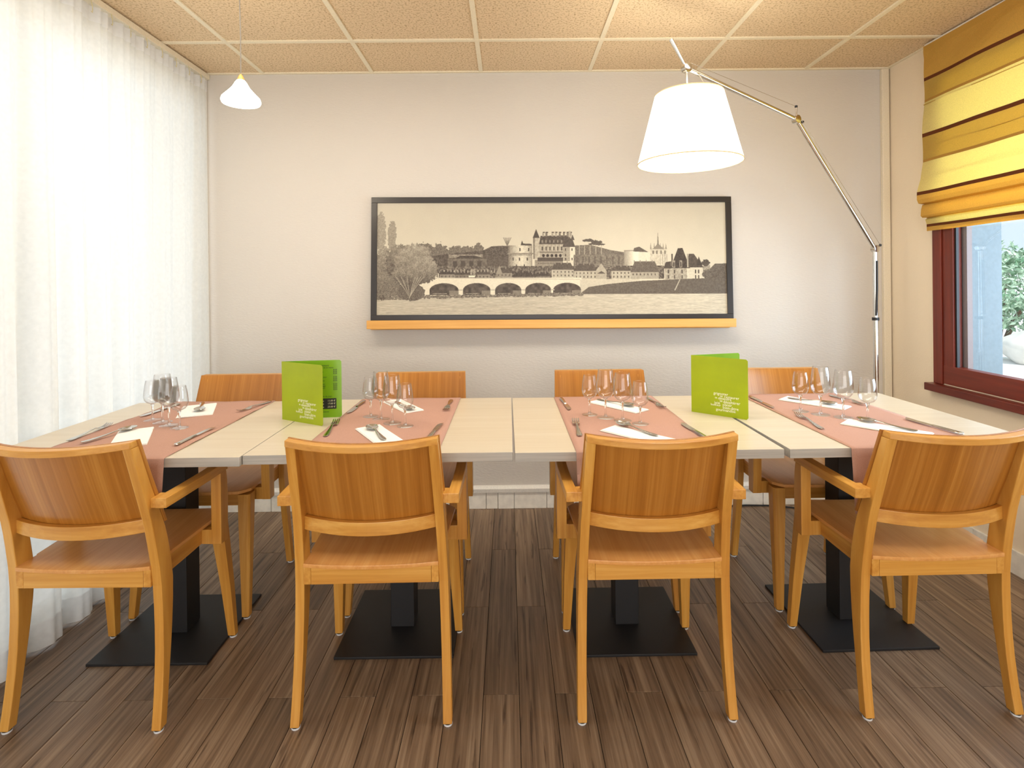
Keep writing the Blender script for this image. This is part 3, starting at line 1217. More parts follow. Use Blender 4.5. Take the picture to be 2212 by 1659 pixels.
def menu(spine, fr, bk, Wd, Hh, label):
    m = empty('menu', (spine[0], spine[1], TZ), label, 'menu', 'green folded menus standing on the tables')
    af = math.atan2(fr[1] - spine[1], fr[0] - spine[0])
    ab = math.atan2(bk[1] - spine[1], bk[0] - spine[0])
    for nm, a, mat in (('front_cover', af, M_GREEN), ('back_cover', ab, M_GREENI)):
        mb = MB()
        rc = .006
        pts = [(0, 0), (Wd - rc, 0), (Wd, rc), (Wd, Hh - rc), (Wd - rc, Hh), (0, Hh)]
        mb.loft([[(x, y, z) for x, z in pts] for y in (-.0004, .0004)])
        o = mb.make(nm, mat, m)
        o.rotation_euler = (0, 0, a)
    # lettering on the front cover (faces the camera: local -y)
    base = Matrix.Rotation(af, 4, 'Z') @ Matrix.Translation(Vector((0, -.0009, 0))) @ Matrix.Rotation(PI / 2, 4, 'X')
    k = Wd / .214
    lines = [('grignoter', .083, .0745, .0125), ('se', .108, .0675, .0095), ('restaurer', .1225, .0650, .0125), ('se', .088, .0600, .0085), ('détendre', .100, .0575, .0115),
             ('se', .106, .0490, .0105), ('désaltérer', .119, .0460, .0130), ('joie', .086, .0395, .0125), ('plaisir', .117, .0355, .0125),
             ('bonheur', .072, .0320, .0095), ('bien-être', .117, .0245, .0135), ('gourmandise', .092, .0150, .0120)]
    for t, x, z, s_ in lines:
        text_mesh('lettering', t, s_ * 1.16, M_INKW, m, base @ Matrix.Translation(Vector(((x + .004) * k, z + .004, 0))), bold=.00016)
    bb = Matrix.Rotation(ab, 4, 'Z') @ Matrix.Translation(Vector((0, -.0010, 0))) @ Matrix.Rotation(PI / 2, 4, 'X')

    def T_(t, x, z, s_, mat=M_INK, sh=.15, dz=0):
        text_mesh('lettering', t, s_, mat, m, bb @ Matrix.Translation(Vector((x, z, dz))), shear=sh)
    T_('Nous vous proposons', .085, .196, .0098)
    T_('la carte et le menu', .125, .188, .0085)
    for z in (.179, .172, .165, .152, .145, .138, .125, .118, .111, .104):
        T_('8.00', .188, z, .0085)
    for t, z in (('Salade', .172), ('Tarte du jour', .152), ('Poisson', .138), ('Plat du jour', .125), ('Fromage', .118), ('Dessert', .110), ('La formule du jour', .078)):
        T_(t, .118 if len(t) > 9 else .13, z, .0085)
    for t, z in (('Menu du jour, Boissons', .020), ('Service', .011)):
        T_(t, .100, z, .0075)
    mb = MB()
    mb.box(.105, .199, -.0010, -.0006, .033, .073)
    o = mb.make('price_panel', M_INK, m)
    o.rotation_euler = (0, 0, ab)
    for t, z in (('11.00 €', .061), ('17.00 €', .050), ('23.00 €', .038)):
        T_(t, .166, z, .0092, M_INKW, dz=.0004)
        T_('menu', .135, z, .0080, M_INKW, dz=.0004)
    return m


menu((-.860, 2.082), (-.667, 1.972), (-.648, 2.107), .219, .219, 'green folded menu standing open by the left side, price list showing inside')
menu((.705, 2.122), (.861, 1.986), (.880, 2.160), .212, .219, 'green folded menu standing right of the lampshade table, only its front cover showing')

# ------------------------------------------------------------------ picture on its ledge
PW, PH = 1.978, .676
pic = empty('framed_picture', (.239, 2.996, 1.0415), 'wide black framed sepia photograph of a riverside chateau and stone bridge', 'picture')
pic.rotation_euler = (math.radians(-2.6), math.radians(.42), 0)
fwid = .031
for nm, a in (('frame_bar', (-PW / 2, PW / 2, PH - fwid, PH)), ('frame_bar', (-PW / 2, PW / 2, 0, fwid)), ('frame_bar', (-PW / 2, -PW / 2 + fwid, fwid, PH - fwid)), ('frame_bar', (PW / 2 - fwid, PW / 2, fwid, PH - fwid))):
    box(nm, a[0], a[1], -.010, .012, a[2], a[3], M_FRAME, pic, .0015)
box('backing', -PW / 2 + .01, PW / 2 - .01, .002, .010, .01, PH - .01, M_FRAME, pic)


def paint():
    Wn, Hn = 1520, 496
    rng = np.random.RandomState(3)
    yy, xx = np.mgrid[0:Hn, 0:Wn]
    X = 90 + (xx + .5) / Wn * 1985
    Y = 73 + (yy + .5) / Hn * 645

    def noise(sx, sy):
        h, w_ = max(2, int(645 / sy) + 2), max(2, int(1985 / sx) + 2)
        g = rng.rand(h, w_)
        fx = (X - 90) / sx
        fy = (Y - 73) / sy
        ix, iy = np.minimum(fx.astype(int), w_ - 2), np.minimum(fy.astype(int), h - 2)
        tx, ty = fx - ix, fy - iy
        tx, ty = tx * tx * (3 - 2 * tx), ty * ty * (3 - 2 * ty)
        return (g[iy, ix] * (1 - tx) + g[iy, ix + 1] * tx) * (1 - ty) + (g[iy + 1, ix] * (1 - tx) + g[iy + 1, ix + 1] * tx) * ty
    n3, n6, n15, n40, n9 = noise(3.2, 3.2), noise(6, 6), noise(15, 15), noise(42, 42), noise(9, 9)
    v = .70 + .05 * (Y - 73) / 300 + .012 * n40 + .012 * n3
    v = v.copy()

    def P(pts, val, tex=0, n=None):
        pts = np.array(pts, float)
        x0, x1, y0, y1 = pts[:, 0].min(), pts[:, 0].max(), pts[:, 1].min(), pts[:, 1].max()
        ins = np.zeros(X.shape, bool)
        c0, c1_ = max(0, int((x0 - 90) / 1985 * Wn) - 1), min(Wn, int((x1 - 90) / 1985 * Wn) + 2)
        r0, r1 = max(0, int((y0 - 73) / 645 * Hn) - 1), min(Hn, int((y1 - 73) / 645 * Hn) + 2)
        if c1_ <= c0 or r1 <= r0:
            return
        sx_, sy_ = X[r0:r1, c0:c1_], Y[r0:r1, c0:c1_]
        m = np.zeros(sx_.shape, bool)
        k = len(pts)
        for i in range(k):
            (ax, ay), (bx, by) = pts[i], pts[(i + 1) % k]
            if ay == by:
                continue
            cnd = ((ay > sy_) != (by > sy_)) & (sx_ < (bx - ax) * (sy_ - ay) / (by - ay) + ax)
            m ^= cnd
        ins[r0:r1, c0:c1_] = m
        nn = (n6 if n is None else n)
        v[ins] = (val + tex * (nn - .5))[ins] if not np.isscalar(val) else (val + tex * (nn[ins] - .5))

    def R(x0, x1, y0, y1, val, tex=0, n=None):
        P([(x0, y0), (x1, y0), (x1, y1), (x0, y1)], val, tex, n)

    def mask(mk, val, tex, n=None):
        nn = (n3 if n is None else n)
        v[mk] = val + tex * (nn[mk] - .5)

    def blob(cx, cy, rx, ry, val, tex, fr=.35, n=None):
        d = ((X - cx) / rx) ** 2 + ((Y - cy) / ry) ** 2
        mask(d + fr * (n9 - .5) * 2 + .3 * (n3 - .5) < 1, val, tex, n)
    # distant trees
    m = ((X < 215) & (((X - 110) / 30) ** 2 + ((Y - 250) / 120) ** 2 + .9 * (n9 - .5) < 1))
    v[m] = .56 + .16 * (n3[m] - .5)
    m = (((X - 175) / 24) ** 2 + ((Y - 265) / 92) ** 2 + .9 * (n9 - .5) < 1)
    v[m] = .54 + .16 * (n3[m] - .5)
    for cx, cy, rx, ry in [(250, 370, 90, 55), (350, 360, 80, 55), (445, 375, 52, 66), (540, 360, 50, 38), (600, 358, 60, 34), (665, 345, 30, 38)]:
        blob(cx, cy, rx, ry, .40, .22)
    P([(400, 380), (500, 368), (690, 350), (740, 325), (800, 322), (970, 325), (970, 480), (400, 480)], .30, .16)
    R(495, 690, 372, 392, .50, .2)
    P([(560, 380), (640, 378), (700, 395), (530, 395)], .24, .1)
    R(490, 712, 395, 460, .38, .14)
    for x in range(520, 700, 46):
        R(x, x + 24, 410, 450, .26, .06)
    R(712, 840, 385, 470, .31, .1)
    for a in (-.7, -.4, -.15, .15, .4, .7):
        for t in np.linspace(0, 1, 24):
            R(828 + a * 30 * t - 1, 828 + a * 30 * t + 2, 322 - 48 * t, 326 - 48 * t, .42)
    # round tower
    m = (X > 835) & (X < 970) & (Y > 320) & (Y < 478)
    sh_ = np.clip((X - 835) / 135, 0, 1)
    v[m] = (.44 + .34 * np.sin(sh_ * PI * .9) + .12 * (n6 - .5))[m]
    R(830, 975, 364, 372, .50, .1)
    for x, y in ((900, 345), (950, 345), (862, 400), (898, 400), (942, 400), (880, 440), (925, 440)):
        R(x - 3, x + 3, y - 9, y + 9, .2)
    for x in range(845, 965, 9):
        R(x, x + 4, 372, 380, .35)
    P([(905, 320), (912, 292), (920, 310), (968, 312), (968, 322)], .25)
    # chateau
    R(975, 1012, 275, 400, .66, .16)
    R(975, 986, 275, 400, .46, .1)
    P([(974, 277), (993, 226), (1013, 277)], .24)
    R(1012, 1200, 312, 392, .60, .12)
    P([(1010, 314), (1018, 266), (1185, 262), (1196, 314)], .27, .12)
    for x in (1028, 1046, 1080, 1100, 1122, 1145, 1166, 1182):
        R(x, x + 12, 240 + (x % 7), 270, .42 if x % 4 else .58, .1)
        R(x + 3, x + 15, 242, 248, .3)
    for x in range(1024, 1190, 22):
        R(x, x + 7, 290, 306, .5)
        R(x, x + 7, 328, 350, .24)
        R(x - 3, x - 1, 318, 356, .75)
    R(1012, 1200, 358, 363, .35)
    for x in range(1028, 1150, 24):
        blob(x + 6, 380, 8, 9, .16, .02, 0)
    R(1000, 1145, 392, 404, .26, .05)
    R(985, 1145, 404, 478, .52, .1)
    R(1000, 1145, 404, 414, .3)
    for x in range(1006, 1140, 9):
        R(x, x + 4, 420, 428, .3)
    P([(1142, 332), (1155, 288), (1200, 286), (1216, 332)], .27, .08)
    R(1146, 1184, 330, 412, .58, .1)
    R(1184, 1215, 330, 412, .80, .06)
    for x, y in ((1160, 345), (1160, 378), (1196, 345), (1196, 400), (1160, 400)):
        R(x - 3, x + 4, y - 7, y + 7, .26)
    P([(1188, 290), (1200, 258), (1212, 290)], .28)
    R(1178, 1190, 238, 275, .6)
    # terrace trees, cedar
    P([(1215, 322), (1300, 318), (1420, 350), (1495, 362), (1495, 378), (1215, 380)], .38, .2, n3)
    for x in (1236, 1266, 1298, 1330, 1362):
        R(x, x + 4, 322, 374, .62)
    for cx, cy, rx, ry in ((1295, 293, 34, 9), (1335, 303, 38, 9), (1355, 316, 26, 6), (1320, 312, 30, 6)):
        blob(cx, cy, rx, ry, .27, .1, .6)
    R(1205, 1495, 376, 450, .42, .16)
    for x in range(1220, 1490, 34):
        R(x, x + 10, 385, 430, .33, .1)
    # bastion
    m = (X > 1492) & (X < 1575) & (Y > 352) & (Y < 455)
    v[m] = (.52 + .34 * np.clip((X - 1492) / 60, 0, 1) + .05 * (n6 - .5))[m]
    R(1492, 1575, 350, 355, .5)
    R(1575, 1680, 362, 440, .80, .05)
    P([(1545, 358), (1550, 338), (1580, 330), (1632, 362)], .32, .1)
    # chapel
    R(1642, 1738, 336, 440, .72, .14)
    for x in (1645, 1665, 1700, 1716, 1732):
        P([(x - 4, 345), (x, 305 + (x % 5) * 2), (x + 5, 345)], .5)
    P([(1655, 345), (1687, 312), (1722, 345)], .48)
    P([(1682, 320), (1687, 240), (1692, 320)], .42)
    for x in (1655, 1676, 1700, 1722):
        R(x, x + 8, 352, 372, .4)
    for x in range(1700, 1740, 12):
        R(x, x + 2, 375, 438, .5)
    # town
    R(440, 1720, 440, 516, .36, .34)
    houses = [(445, 530, 462, 486, .5), (530, 620, 470, 488, .42), (660, 730, 462, 488, .5), (765, 855, 450, 480, .52), (862, 975, 470, 500, .35), (990, 1072, 476, 498, .42),
              (1080, 1205, 422, 462, .66), (1208, 1335, 428, 470, .66), (1420, 1530, 440, 470, .66), (1530, 1690, 415, 478, .60)]
    for a, b_, r0, w0, val in houses:
        ins = (b_ - a) * .14
        P([(a - 3, w0), (a + ins, r0), (b_ - ins, r0), (b_ + 3, w0)], .29 + .05 * ((a // 7) % 3 - 1), .14, n3)
        for k in range(a + 18, b_ - 14, 34):
            R(k, k + 5, r0 - 9 + (k % 5), r0 + 8, .5)
        R(a, b_, w0, 516, val, .1)
        k = a + 10
        while k < b_ - 8:
            R(k, k + 6, w0 + 7, w0 + 17, .28)
            if w0 < 475:
                R(k, k + 6, w0 + 28, w0 + 38, .28)
            k += 21
    P([(1330, 516), (1330, 470), (1362, 425), (1392, 470), (1392, 516)], .62, .08)
    P([(1338, 485), (1362, 470), (1386, 485)], .3)
    P([(764, 482), (784, 436), (800, 482)], .55)
    for x in (620, 632, 640):
        R(x, x + 7, 455, 498, .55, .3)
    R(608, 645, 494, 503, .9)
    for x in np.arange(450, 760, 19):
        R(x, x + 5, 455 + (x % 11), 470 + (x % 9), .62, .2)
    # mansion
    R(1722, 1860, 455, 520, .60, .18)
    R(1850, 1950, 452, 520, .76, .08)
    R(1940, 1982, 435, 500, .56, .2)
    P([(1756, 455), (1800, 340), (1826, 338), (1868, 455)], .22, .1)
    P([(1850, 452), (1862, 372), (1890, 372), (1945, 452)], .27, .1)
    P([(1905, 440), (1918, 388), (1938, 440)], .22)
    P([(1716, 456), (1730, 420), (1760, 415), (1760, 456)], .25, .05)
    for x in (1762, 1850):
        R(x, x + 9, 372, 450, .6 if x > 1800 else .3)
    for x in (1775, 1815):
        R(x - 8, x + 8, 410, 452, .55, .3)
        R(x - 4, x + 4, 420, 448, .25)
    for x in (1740, 1775, 1818, 1895, 1912):
        R(x, x + 8, 465, 485, .28)
        R(x, x + 8, 495, 515, .33)
    blob(1958, 425, 22, 18, .28, .2, .5)
    P([(1980, 460), (2010, 430), (2078, 428), (2078, 520), (1980, 520)], .33, .12)
    blob(1965, 490, 30, 25, .35, .2)
    # bridge
    R(180, 1250, 507, 600, .82, .05)
    P([(1240, 519), (1580, 516), (1580, 524), (1330, 556), (1250, 600), (1240, 600)], .72, .06)
    P([(430, 504), (1240, 515), (1240, 520), (430, 509)], .7)
    for cx, hw in ((270, 85), (470, 82), (655, 78), (833, 74), (1003, 73), (1167, 79)):
        m = (np.abs(X - cx) < hw) & (Y > 578 - 41 * np.sqrt(np.clip(1 - ((X - cx) / hw) ** 2, 0, 1))) & (Y < 605)
        v[m] = (.27 + .16 * (n15 - .5) + .06 * (n3 - .5))[m]
        R(cx + hw * .35, cx + hw, 580, 608, .46, .06)
        R(cx - hw * .8, cx + hw * .2, 596, 599, .6, .3)
    for x in (562, 745, 918, 1083):
        R(x - 10, x + 12, 574, 580, .66)
    # bank
    P([(1240, 600), (1290, 562), (1400, 545), (1580, 528), (1720, 522), (1900, 515), (2078, 512), (2078, 602), (1600, 603), (1240, 606)], .34, .08)
    P([(1806, 520), (1812, 520), (1782, 583), (1775, 583)], .66)
    # water
    wm = Y > (602 + np.clip((1240 - X) / 1240, 0, 1) * 22)
    st = noise(34, 3.0)
    st2 = noise(12, 2.5)
    v[wm] = (.68 + .10 * (st - .5) + .07 * (st2 - .5) + .06 * np.clip((X - 900) / 1000, 0, 1))[wm]
    m = (np.abs(Y - (603 + np.clip((1240 - X) / 1240, 0, 1) * 18)) < 6 + 10 * (n9 - .3)) & (X < 1260) & (X > 330)
    v[m] = (.42 + .35 * (n3 - .5))[m]
    # willow clump on the left
    for cx, cy, rx, ry, val in ((140, 470, 80, 140, .43), (210, 420, 70, 100, .38), (300, 420, 110, 108, .48), (360, 450, 76, 66, .48), (300, 490, 130, 55, .43), (120, 560, 60, 70, .37)):
        d = ((X - cx) / rx) ** 2 + ((Y - cy) / ry) ** 2
        m = d + .5 * (n9 - .5) + .3 * (n3 - .5) < 1
        v[m] = (val + .10 * (n15 - .5) + .20 * (n3 - .5) - .10 * (Y - cy) / ry)[m]
    m = (X < 260) & (Y > 520) & (Y < 632) & (n9 + .3 * n3 > .35)
    v[m] = (.42 + .2 * (n3 - .5))[m]
    m = (((X - 285) / 78) ** 2 + ((Y - 590) / 46) ** 2 + .4 * (n9 - .5) < 1)
    v[m] = (.36 + .2 * (n3 - .5))[m]
    for a in np.linspace(-1, 1, 13):
        for t in np.linspace(0, 1, 60):
            x_ = 275 + a * 95 * t ** 1.3
            y_ = 628 - 130 * t
            R(x_ - 1.3, x_ + 1.6, y_, y_ + 3, .62 if int(a * 6) % 2 else .30)
    # downsample by two, then sepia tones
    v2 = (v[0::2, 0::2] + v[1::2, 0::2] + v[0::2, 1::2] + v[1::2, 1::2]) / 4
    return v2


pv = paint()
hN, wN = pv.shape
ww, hh = PW - 2 * fwid, PH - 2 * fwid
gxx, gzz = np.meshgrid(np.arange(wN + 1) / wN, 1 - np.arange(hN + 1) / hN)
co = np.stack([(gxx - .5) * ww, np.full(gxx.shape, -.0015), fwid + gzz * hh], -1).reshape(-1, 3)
me = bpy.data.meshes.new('print')
me.vertices.add(len(co))
me.vertices.foreach_set('co', co.ravel())
idx = np.arange((wN + 1) * (hN + 1)).reshape(hN + 1, wN + 1)
q = np.stack([idx[1:, :-1], idx[1:, 1:], idx[:-1, 1:], idx[:-1, :-1]], -1).reshape(-1, 4)
me.loops.add(q.size)
me.loops.foreach_set('vertex_index', q.ravel())
me.polygons.add(len(q))
me.polygons.foreach_set('loop_start', np.arange(len(q)) * 4)
me.update(calc_edges=True)
at = me.color_attributes.new('tone', 'FLOAT_COLOR', 'CORNER')
vv = np.clip(pv.ravel(), 0.05, .97)
srgb = np.stack([vv + .05 * (1 - vv), vv * .955 + .012, vv * .86 + .0], -1)
srgb = np.clip(srgb, 0, 1)
linc = np.where(srgb <= .04045, srgb / 12.92, ((srgb + .055) / 1.055) ** 2.4)
lc = np.concatenate([linc, np.ones((len(linc), 1))], 1)
at.data.foreach_set('color', np.repeat(lc, 4, axis=0).ravel().astype(np.float32))
mp_, nt, N, L, b = newmat('sepia_print')
an = N.new('ShaderNodeAttribute')
an.attribute_name = 'tone'
L.new(an.outputs['Color'], b.inputs['Base Color'])
b.inputs['Roughness'].default_value = .45
b.inputs['Specular IOR Level'].default_value = .35
me.materials.append(mp_)
po = bpy.data.objects.new('print', me)
COL.objects.link(po)
po.parent = pic

lg = empty('picture_ledge', (.232, D, 1.0), 'honey coloured pine picture ledge under the framed photograph', 'ledge')
lg.rotation_euler = (0, math.radians(.32), 0)
box('shelf_board', -.9935, .9935, -.088, 0, .024, .0395, M_LEDGE, lg, .002)
box('front_lip', -.9935, .9935, -.100, -.0885, .002, .0475, M_LEDGE, lg, .002)
box('back_board', -.9935, .9935, -.012, -.0005, -.010, .0235, M_LEDGE, lg, .002)

# ------------------------------------------------------------------ curtain and its rail
cr = empty('curtain_rail', (-1.655, 1.3, HC - .03), 'cream curtain track along the ceiling above the sheer curtain', 'curtain rail')
mb = MB()
mb.box(-.012, .022, -2.3, 1.74, -.002, .026)
mb.make('track', M_TRIM, cr, bev=.002)
cu = empty('curtain', (-1.64, 1.3, 0), 'full height white sheer curtain hanging in folds along the left side', 'curtain')
nyy, nzz = 560, 26
rs = random.Random(12)
vs, fs, mi = [], [], []
ys_ = np.linspace(-1.0, 1.715, nyy)


def fold(yw, t):
    """t = 0 top .. 1 bottom; yw world y"""
    ph = 2 * PI * (yw / .155) + 1.3 * math.sin(2.3 * yw) + .8 * math.sin(5.1 * yw + 1)
    a = (.014 + .030 * min(1, t * 1.6)) * (1.0 if yw < 2.15 else max(.42, 1 - (yw - 2.15) * 1.6))
    a *= .8 + .25 * math.sin(1.9 * yw + .7)
    drift = .35 * t * math.sin(3.7 * yw)
    x = 1.1 * a * math.sin(ph + drift) + .34 * a * math.sin(2 * ph + 1.1 + t) + .14 * a * math.sin(3.7 * ph + 2 * t)
    # fine gathers near the heading tape
    x += .006 * max(0, 1 - t * 5) * math.sin(2 * PI * yw / .045)
    return x


for k in range(nzz + 1):
    t = k / nzz
    z = (HC - .045) * (1 - t) + .008 * t
    for j in range(nyy):
        yw = 1.3 + ys_[j]
        off = .012 * t if yw < 2.1 else .012 * t - .03 * t * min(1, (yw - 2.1) * 2)
        vs.append((fold(yw, t) + off, ys_[j], z))
for k in range(nzz):
    for j in range(nyy - 1):
        fs.append((k * nyy + j, (k + 1) * nyy + j, (k + 1) * nyy + j + 1, k * nyy + j + 1))
cf = mesh_obj('fabric', vs, fs, M_CURT, cu, smooth=True)
# hem band, doubled cloth
vs, fs = [], []
for z in (.1, .05, .008):
    for j in range(nyy):
        yw = 1.3 + ys_[j]
        t = 1 - z / HC
        off = .012 * t if yw < 2.1 else .012 * t - .03 * t * min(1, (yw - 2.1) * 2)
        vs.append((fold(yw, t) + off + .0022, ys_[j], z))
for k in range(2):
    for j in range(nyy - 1):
        fs.append((k * nyy + j, (k + 1) * nyy + j, (k + 1) * nyy + j + 1, k * nyy + j + 1))
mesh_obj('hem', vs, fs, M_HEM, cu, smooth=True)
vs, fs = [], []
for z in (HC - .044, HC - .105):
    for j in range(nyy):
        yw = 1.3 + ys_[j]
        vs.append((fold(yw, (HC - .045 - z) / HC) + .002, ys_[j], z))
for j in range(nyy - 1):
    fs.append((j, nyy + j, nyy + j + 1, j + 1))
mesh_obj('heading_tape', vs, fs, M_HEM, cu, smooth=True)
hk = None
for j in range(24):
    y = 1.65 - j * .11
    if hk is None:
        mb = MB()
        mb.tube([(0, 0, -.028), (.004, 0, -.034), (.006, 0, -.024), (.004, 0, -.004), (.0, 0, .014)], .0018, 6)
        hk = mb.make('hook', M_HOOK, cu)
        o = hk
    else:
        o = hk.copy()
        COL.objects.link(o)
    o.location = (.006, y, HC - .045)

# ------------------------------------------------------------------ roman blind
bl = empty('roman_blind', (2.08, 1.82, HC), 'golden yellow roman blind with dark brown stripes, half lowered over the window', 'blind')
mats = [M_B_GOLD, M_B_OLIVE, M_B_LIGHT, M_B_BROWN, M_B_TAN]
BY0, BY1 = -.95, .90
segs = [(2.400, 0, 2.244, 0), (2.244, 0, 2.228, 3), (2.228, 0, 2.135, 1), (2.135, 0, 2.123, 4), (2.123, 0, 1.967, 2), (1.967, -.004, 1.949, 3), (1.949, -.004, 1.838, 1),
        (1.838, -.006, 1.825, 4), (1.825, -.006, 1.74, 2), (1.74, -.018, 1.677, 2), (1.677, -.040, 1.661, 3), (1.661, -.042, 1.627, 0)]
prof = []
for z0, x, z1, mi_ in segs:
    prof.append((z0, x, mi_))
prof += [(1.640, -.044, 0), (1.622, -.038, 0), (1.618, -.010, 0), (1.605, -.004, 0), (1.612, -.020, 0), (1.590, -.026, 0), (1.560, -.028, 0), (1.552, -.020, 0), (1.553, .0, 0), (1.548, .006, 2), (1.540, -.004, 2), (1.520, .004, 2), (1.518, .005, 3), (1.505, .006, 0), (1.484, .008, 0)]
vs, fs, mi = [], [], []
nn = 24
# subdivide long spans for gentle sag
P2 = []
for (z0, x0, m0), (z1, x1, m1) in zip(prof[:-1], prof[1:]):
    k = max(1, int(abs(z1 - z0) / .03))
    for j in range(k):
        P2.append((z0 + (z1 - z0) * j / k, x0 + (x1 - x0) * j / k, m0))
P2.append(prof[-1])
for z, x, m_ in P2:
    for j in range(nn + 1):
        y = BY0 + (BY1 - BY0) * j / nn
        sag = .004 * math.sin(7 * y + z * 9) + .003 * math.sin(17 * y + z * 23)
        if z > 2.35:
            sag = 0
        vs.append((x + sag, y, z - HC + .0015 * math.sin(6 * y)))
for k in range(len(P2) - 1):
    for j in range(nn):
        fs.append((k * (nn + 1) + j, (k + 1) * (nn + 1) + j, (k + 1) * (nn + 1) + j + 1, k * (nn + 1) + j + 1))
        mi.append(P2[k][2])
fb = mesh_obj('blind_fabric', vs, fs, None, bl, mats=mats, midx=mi)
so = fb.modifiers.new('thickness', 'SOLIDIFY')
so.thickness = .002
for z in (2.11, 1.895, 1.75):
    box('rod_seam', -.0045, .0, BY0, BY1, z - HC - .0015, z - HC + .0015, M_B_OLIVE, bl)
box('head_batten', .004, .044, BY0, BY1, -.03, -.005, M_WHITE, bl)
box('bottom_bar', .012, .02, BY0, BY1, 1.49 - HC, 1.51 - HC, M_WHITE, bl)

# ------------------------------------------------------------------ pendant lamp
pd = empty('pendant_lamp', (-1.010, 2.10, HC), 'small lit opal glass pendant lamp hanging on a thin cord near the curtain', 'pendant lamp')
zb = 1.945 - HC
mb = MB()
mb.lathe([(.0135, .088), (.020, .080), (.031, .060), (.048, .040), (.067, .020), (.0705, .008), (.0665, .0), (.0655, .002), (.069, .010), (.065, .019), (.046, .038), (.029, .058), (.018, .077), (.012, .086)], 32, (0, 0, zb))
mb.make('glass_shade', M_PEND, pd, smooth=True)
mb = MB()
mb.lathe([(.002, .112), (.007, .106), (.013, .092), (.0135, .084), (.001, .084)], 16, (0, 0, zb))
mb.make('socket', M_BRASS, pd, smooth=True)
mb = MB()
mb.tube([(0, 0, zb + .108), (.001, 0, zb + .25), (-.0015, 0, 2.335 - HC), (.004, 0, 2.36 - HC), (.002, 0, -.03)], .0022, 8)
mb.make('cord', M_CORD, pd)
mb = MB()
mb.lathe([(.001, -.03), (.02, -.028), (.036, -.012), (.038, 0), (.001, 0)], 24)
mb.make('ceiling_rose', M_WHITE, pd, smooth=True)
mb = MB()
mb.lathe([(.001, .02), (.012, .024), (.017, .036), (.013, .052), (.008, .07), (.001, .072)], 16, (0, 0, zb))
mb.make('bulb', M_BULB, pd, smooth=True)


def point(name, loc, p, col, r, parent=None):
    l = bpy.data.lights.new(name, 'POINT')
    l.energy, l.color, l.shadow_soft_size = p, col, r
    o = bpy.data.objects.new(name, l)
    COL.objects.link(o)
    o.location = loc
    if parent:
        o.parent = parent
    return o


point('pendant_light', (-1.010, 2.10, 1.915), 5, (1, .86, .66), .03)

# ------------------------------------------------------------------ arc floor lamp
BX, BYp = 1.880, 2.80
lp = empty('floor_lamp', (BX, BYp, 0), 'tall polished aluminium arm lamp with a large lit white shade over the table', 'floor lamp')


def lt(name, pts, r, mat, n=12, par=lp):
    mb = MB()
    mb.tube([(p[0] - BX, p[1] - BYp, p[2]) for p in pts], r, n)
    return mb.make(name, mat, par, smooth=True)


mb = MB()
mb.lathe([(.001, 0), (.158, 0), (.165, .004), (.165, .018), (.158, .024), (.03, .026), (.02, .032), (.001, .032)], 48)
mb.make('base', M_CHROME, lp, smooth=True)
J1 = Vector((1.880, 2.80, 1.390))
J2 = Vector((1.345, 2.54, 1.992))
J3 = Vector((.745, 2.262, 2.128))
lt('pole', [(BX, BYp, .03), (BX, BYp, 1.0), tuple(J1)], .0125, M_CHROME, 16)
lt('pole_collar', [(BX, BYp, 1.035), (BX, BYp, 1.05)], .0165, M_BLKCORD, 16)
lt('cable_sleeve', [(BX - .006, BYp - .014, 1.06), (BX - .002, BYp - .016, 1.2), (BX - .0, BYp - .014, 1.34)], .005, M_BLKCORD)


def joint(name, p):
    mb = MB()
    c = p - Vector((BX, BYp, 0))
    # short drum seen side-on
    rings = []
    ax = Vector((.42, -.91, 0))
    u = Vector((.91, .42, 0))
    for off, r_ in ((-.014, .012), (-.012, .019), (.012, .019), (.014, .012)):
        rings.append([c + ax * off + (u * math.cos(2 * PI * j / 20) + Vector((0, 0, 1)) * math.sin(2 * PI * j / 20)) * r_ for j in range(20)])
    mb.loft(rings)
    return mb.make(name, M_CHROME, lp, smooth=True)


joint('joint', J1 + Vector((0, 0, .012)))
joint('joint', J2)
joint('joint', J3)
lt('lower_arm', [tuple(J1 + Vector((0, 0, .012))), tuple(J2)], .0105, M_CHROME, 14)
lt('upper_arm', [tuple(J2), tuple(J3)], .0105, M_CHROME, 14)
# tension wires and their posts
o1, o2 = Vector((.028, 0, .030)), Vector((.0, 0, .060))
lt('wire_post', [tuple(J1), tuple(J1 + o1)], .0035, M_CHROME, 8)
lt('wire_post', [tuple(J2), tuple(J2 + o2)], .0035, M_CHROME, 8)
for p in (J1 + o1, J2 + o2, J2 + Vector((.04, .02, -.006))):
    mb = MB()
    mb.lathe([(.0005, -.007), (.0065, -.004), (.0065, .004), (.0005, .007)], 10, tuple(p - Vector((BX, BYp, 0))))
    mb.make('wire_knob', M_BLKCORD, lp, smooth=True)
lt('tension_wire', [tuple(J1 + o1), tuple(J2 + Vector((.02, .0, .004)))], .0009, M_STEEL, 5)
lt('tension_wire', [tuple(J2 + o2), tuple(J3 + Vector((.02, 0, .02)))], .0009, M_STEEL, 5)
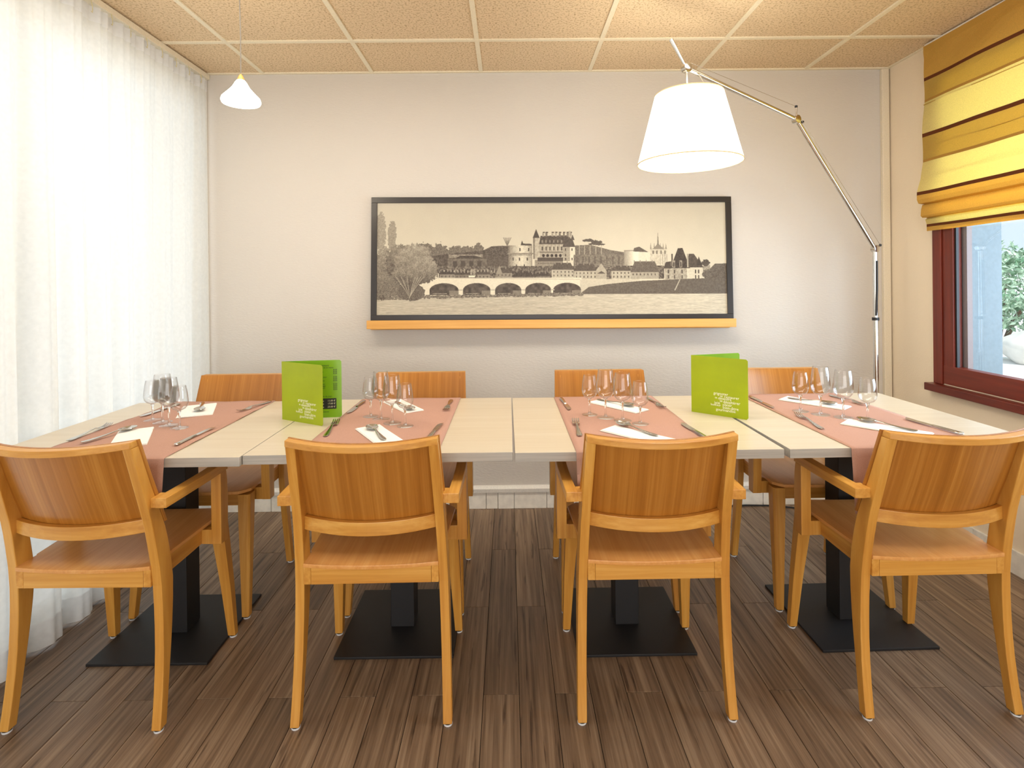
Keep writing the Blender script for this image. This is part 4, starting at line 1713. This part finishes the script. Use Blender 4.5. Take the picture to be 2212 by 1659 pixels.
# balancing rod
RT = J3 + Vector((-.062, .0, .118))
lt('balance_rod', [tuple(J3), tuple(J3 + (RT - J3) * .4), tuple(RT)], [.004, .006, .009], M_CHROME, 10)
SC = Vector((.738, 2.215, 1.727))
SHH = .275
lt('shade_rod', [tuple(J3), (SC.x, SC.y + .012, SC.z + SHH - .02), (SC.x, SC.y, SC.z + .16)], .004, M_CHROME, 8)
lt('shade_cable', [tuple(J3 + (J2 - J3) * .08), (.80, 2.27, 2.105), (.815, 2.26, 2.07), (.808, 2.25, 2.035), (.77, 2.23, 2.0)], .0025, M_CORD, 8)
mb = MB()
c = SC - Vector((BX, BYp, 0))
mb.lathe([(.205, 0), (.134, SHH)], 64, tuple(c), 0)
so_ = mb.make('lamp_shade', M_SHADE, lp, smooth=True)
mb = MB()
mb.lathe([(.2035, .0005), (.1325, SHH - .0005)], 64, tuple(c), 0)
mb.make('shade_lining', M_SHADEIN, lp, smooth=True)
for r_, z in ((.2052, 0), (.1342, SHH)):
    mb = MB()
    mb.lathe([(r_ - .002, z - .002), (r_ + .0006, z - .002), (r_ + .0006, z + .002), (r_ - .002, z + .002), (r_ - .002, z - .002)], 64, tuple(c))
    mb.make('shade_rim', M_RIM, lp, smooth=True)
mb = MB()
for k in range(3):
    a = k * 2 * PI / 3
    mb.tube([tuple(c + Vector((0, 0, SHH - .03))), tuple(c + Vector((.139 * math.cos(a), .139 * math.sin(a), SHH - .03)))], .002, 6)
mb.make('spider', M_CHROME, lp)
mb = MB()
mb.lathe([(.001, .06), (.02, .065), (.032, .09), (.026, .125), (.014, .15), (.001, .155)], 20, tuple(c))
mb.make('bulb', M_BULB, lp, smooth=True)
point('lamp_glow', tuple(SC + Vector((0, 0, .03))), 4.5, (1, .94, .82), .06)
point('lamp_glow_up', tuple(SC + Vector((0, 0, .20))), 3.0, (1, .94, .82), .05)
# supply cable on the floor along the wall
mb = MB()
pts = [(1.74, 2.84, .006), (1.62, 2.95, .005), (1.45, 3.012, .005), (1.30, 3.018, .006), (1.18, 3.012, .005), (1.05, 3.02, .005), (.9, 3.022, .005)]
sm_ = []
for a, b_ in zip(pts[:-1], pts[1:]):
    for t in (0, .33, .66):
        sm_.append(tuple(a[i] * (1 - t) + b_[i] * t for i in range(3)))
mb.tube(sm_ + [pts[-1]], .0042, 8)
o = mb.make('power_cable', M_BLKCORD, None, smooth=True)
tag(o, 'thin black cable lying on the floor along the skirting by the right end table', 'cable')
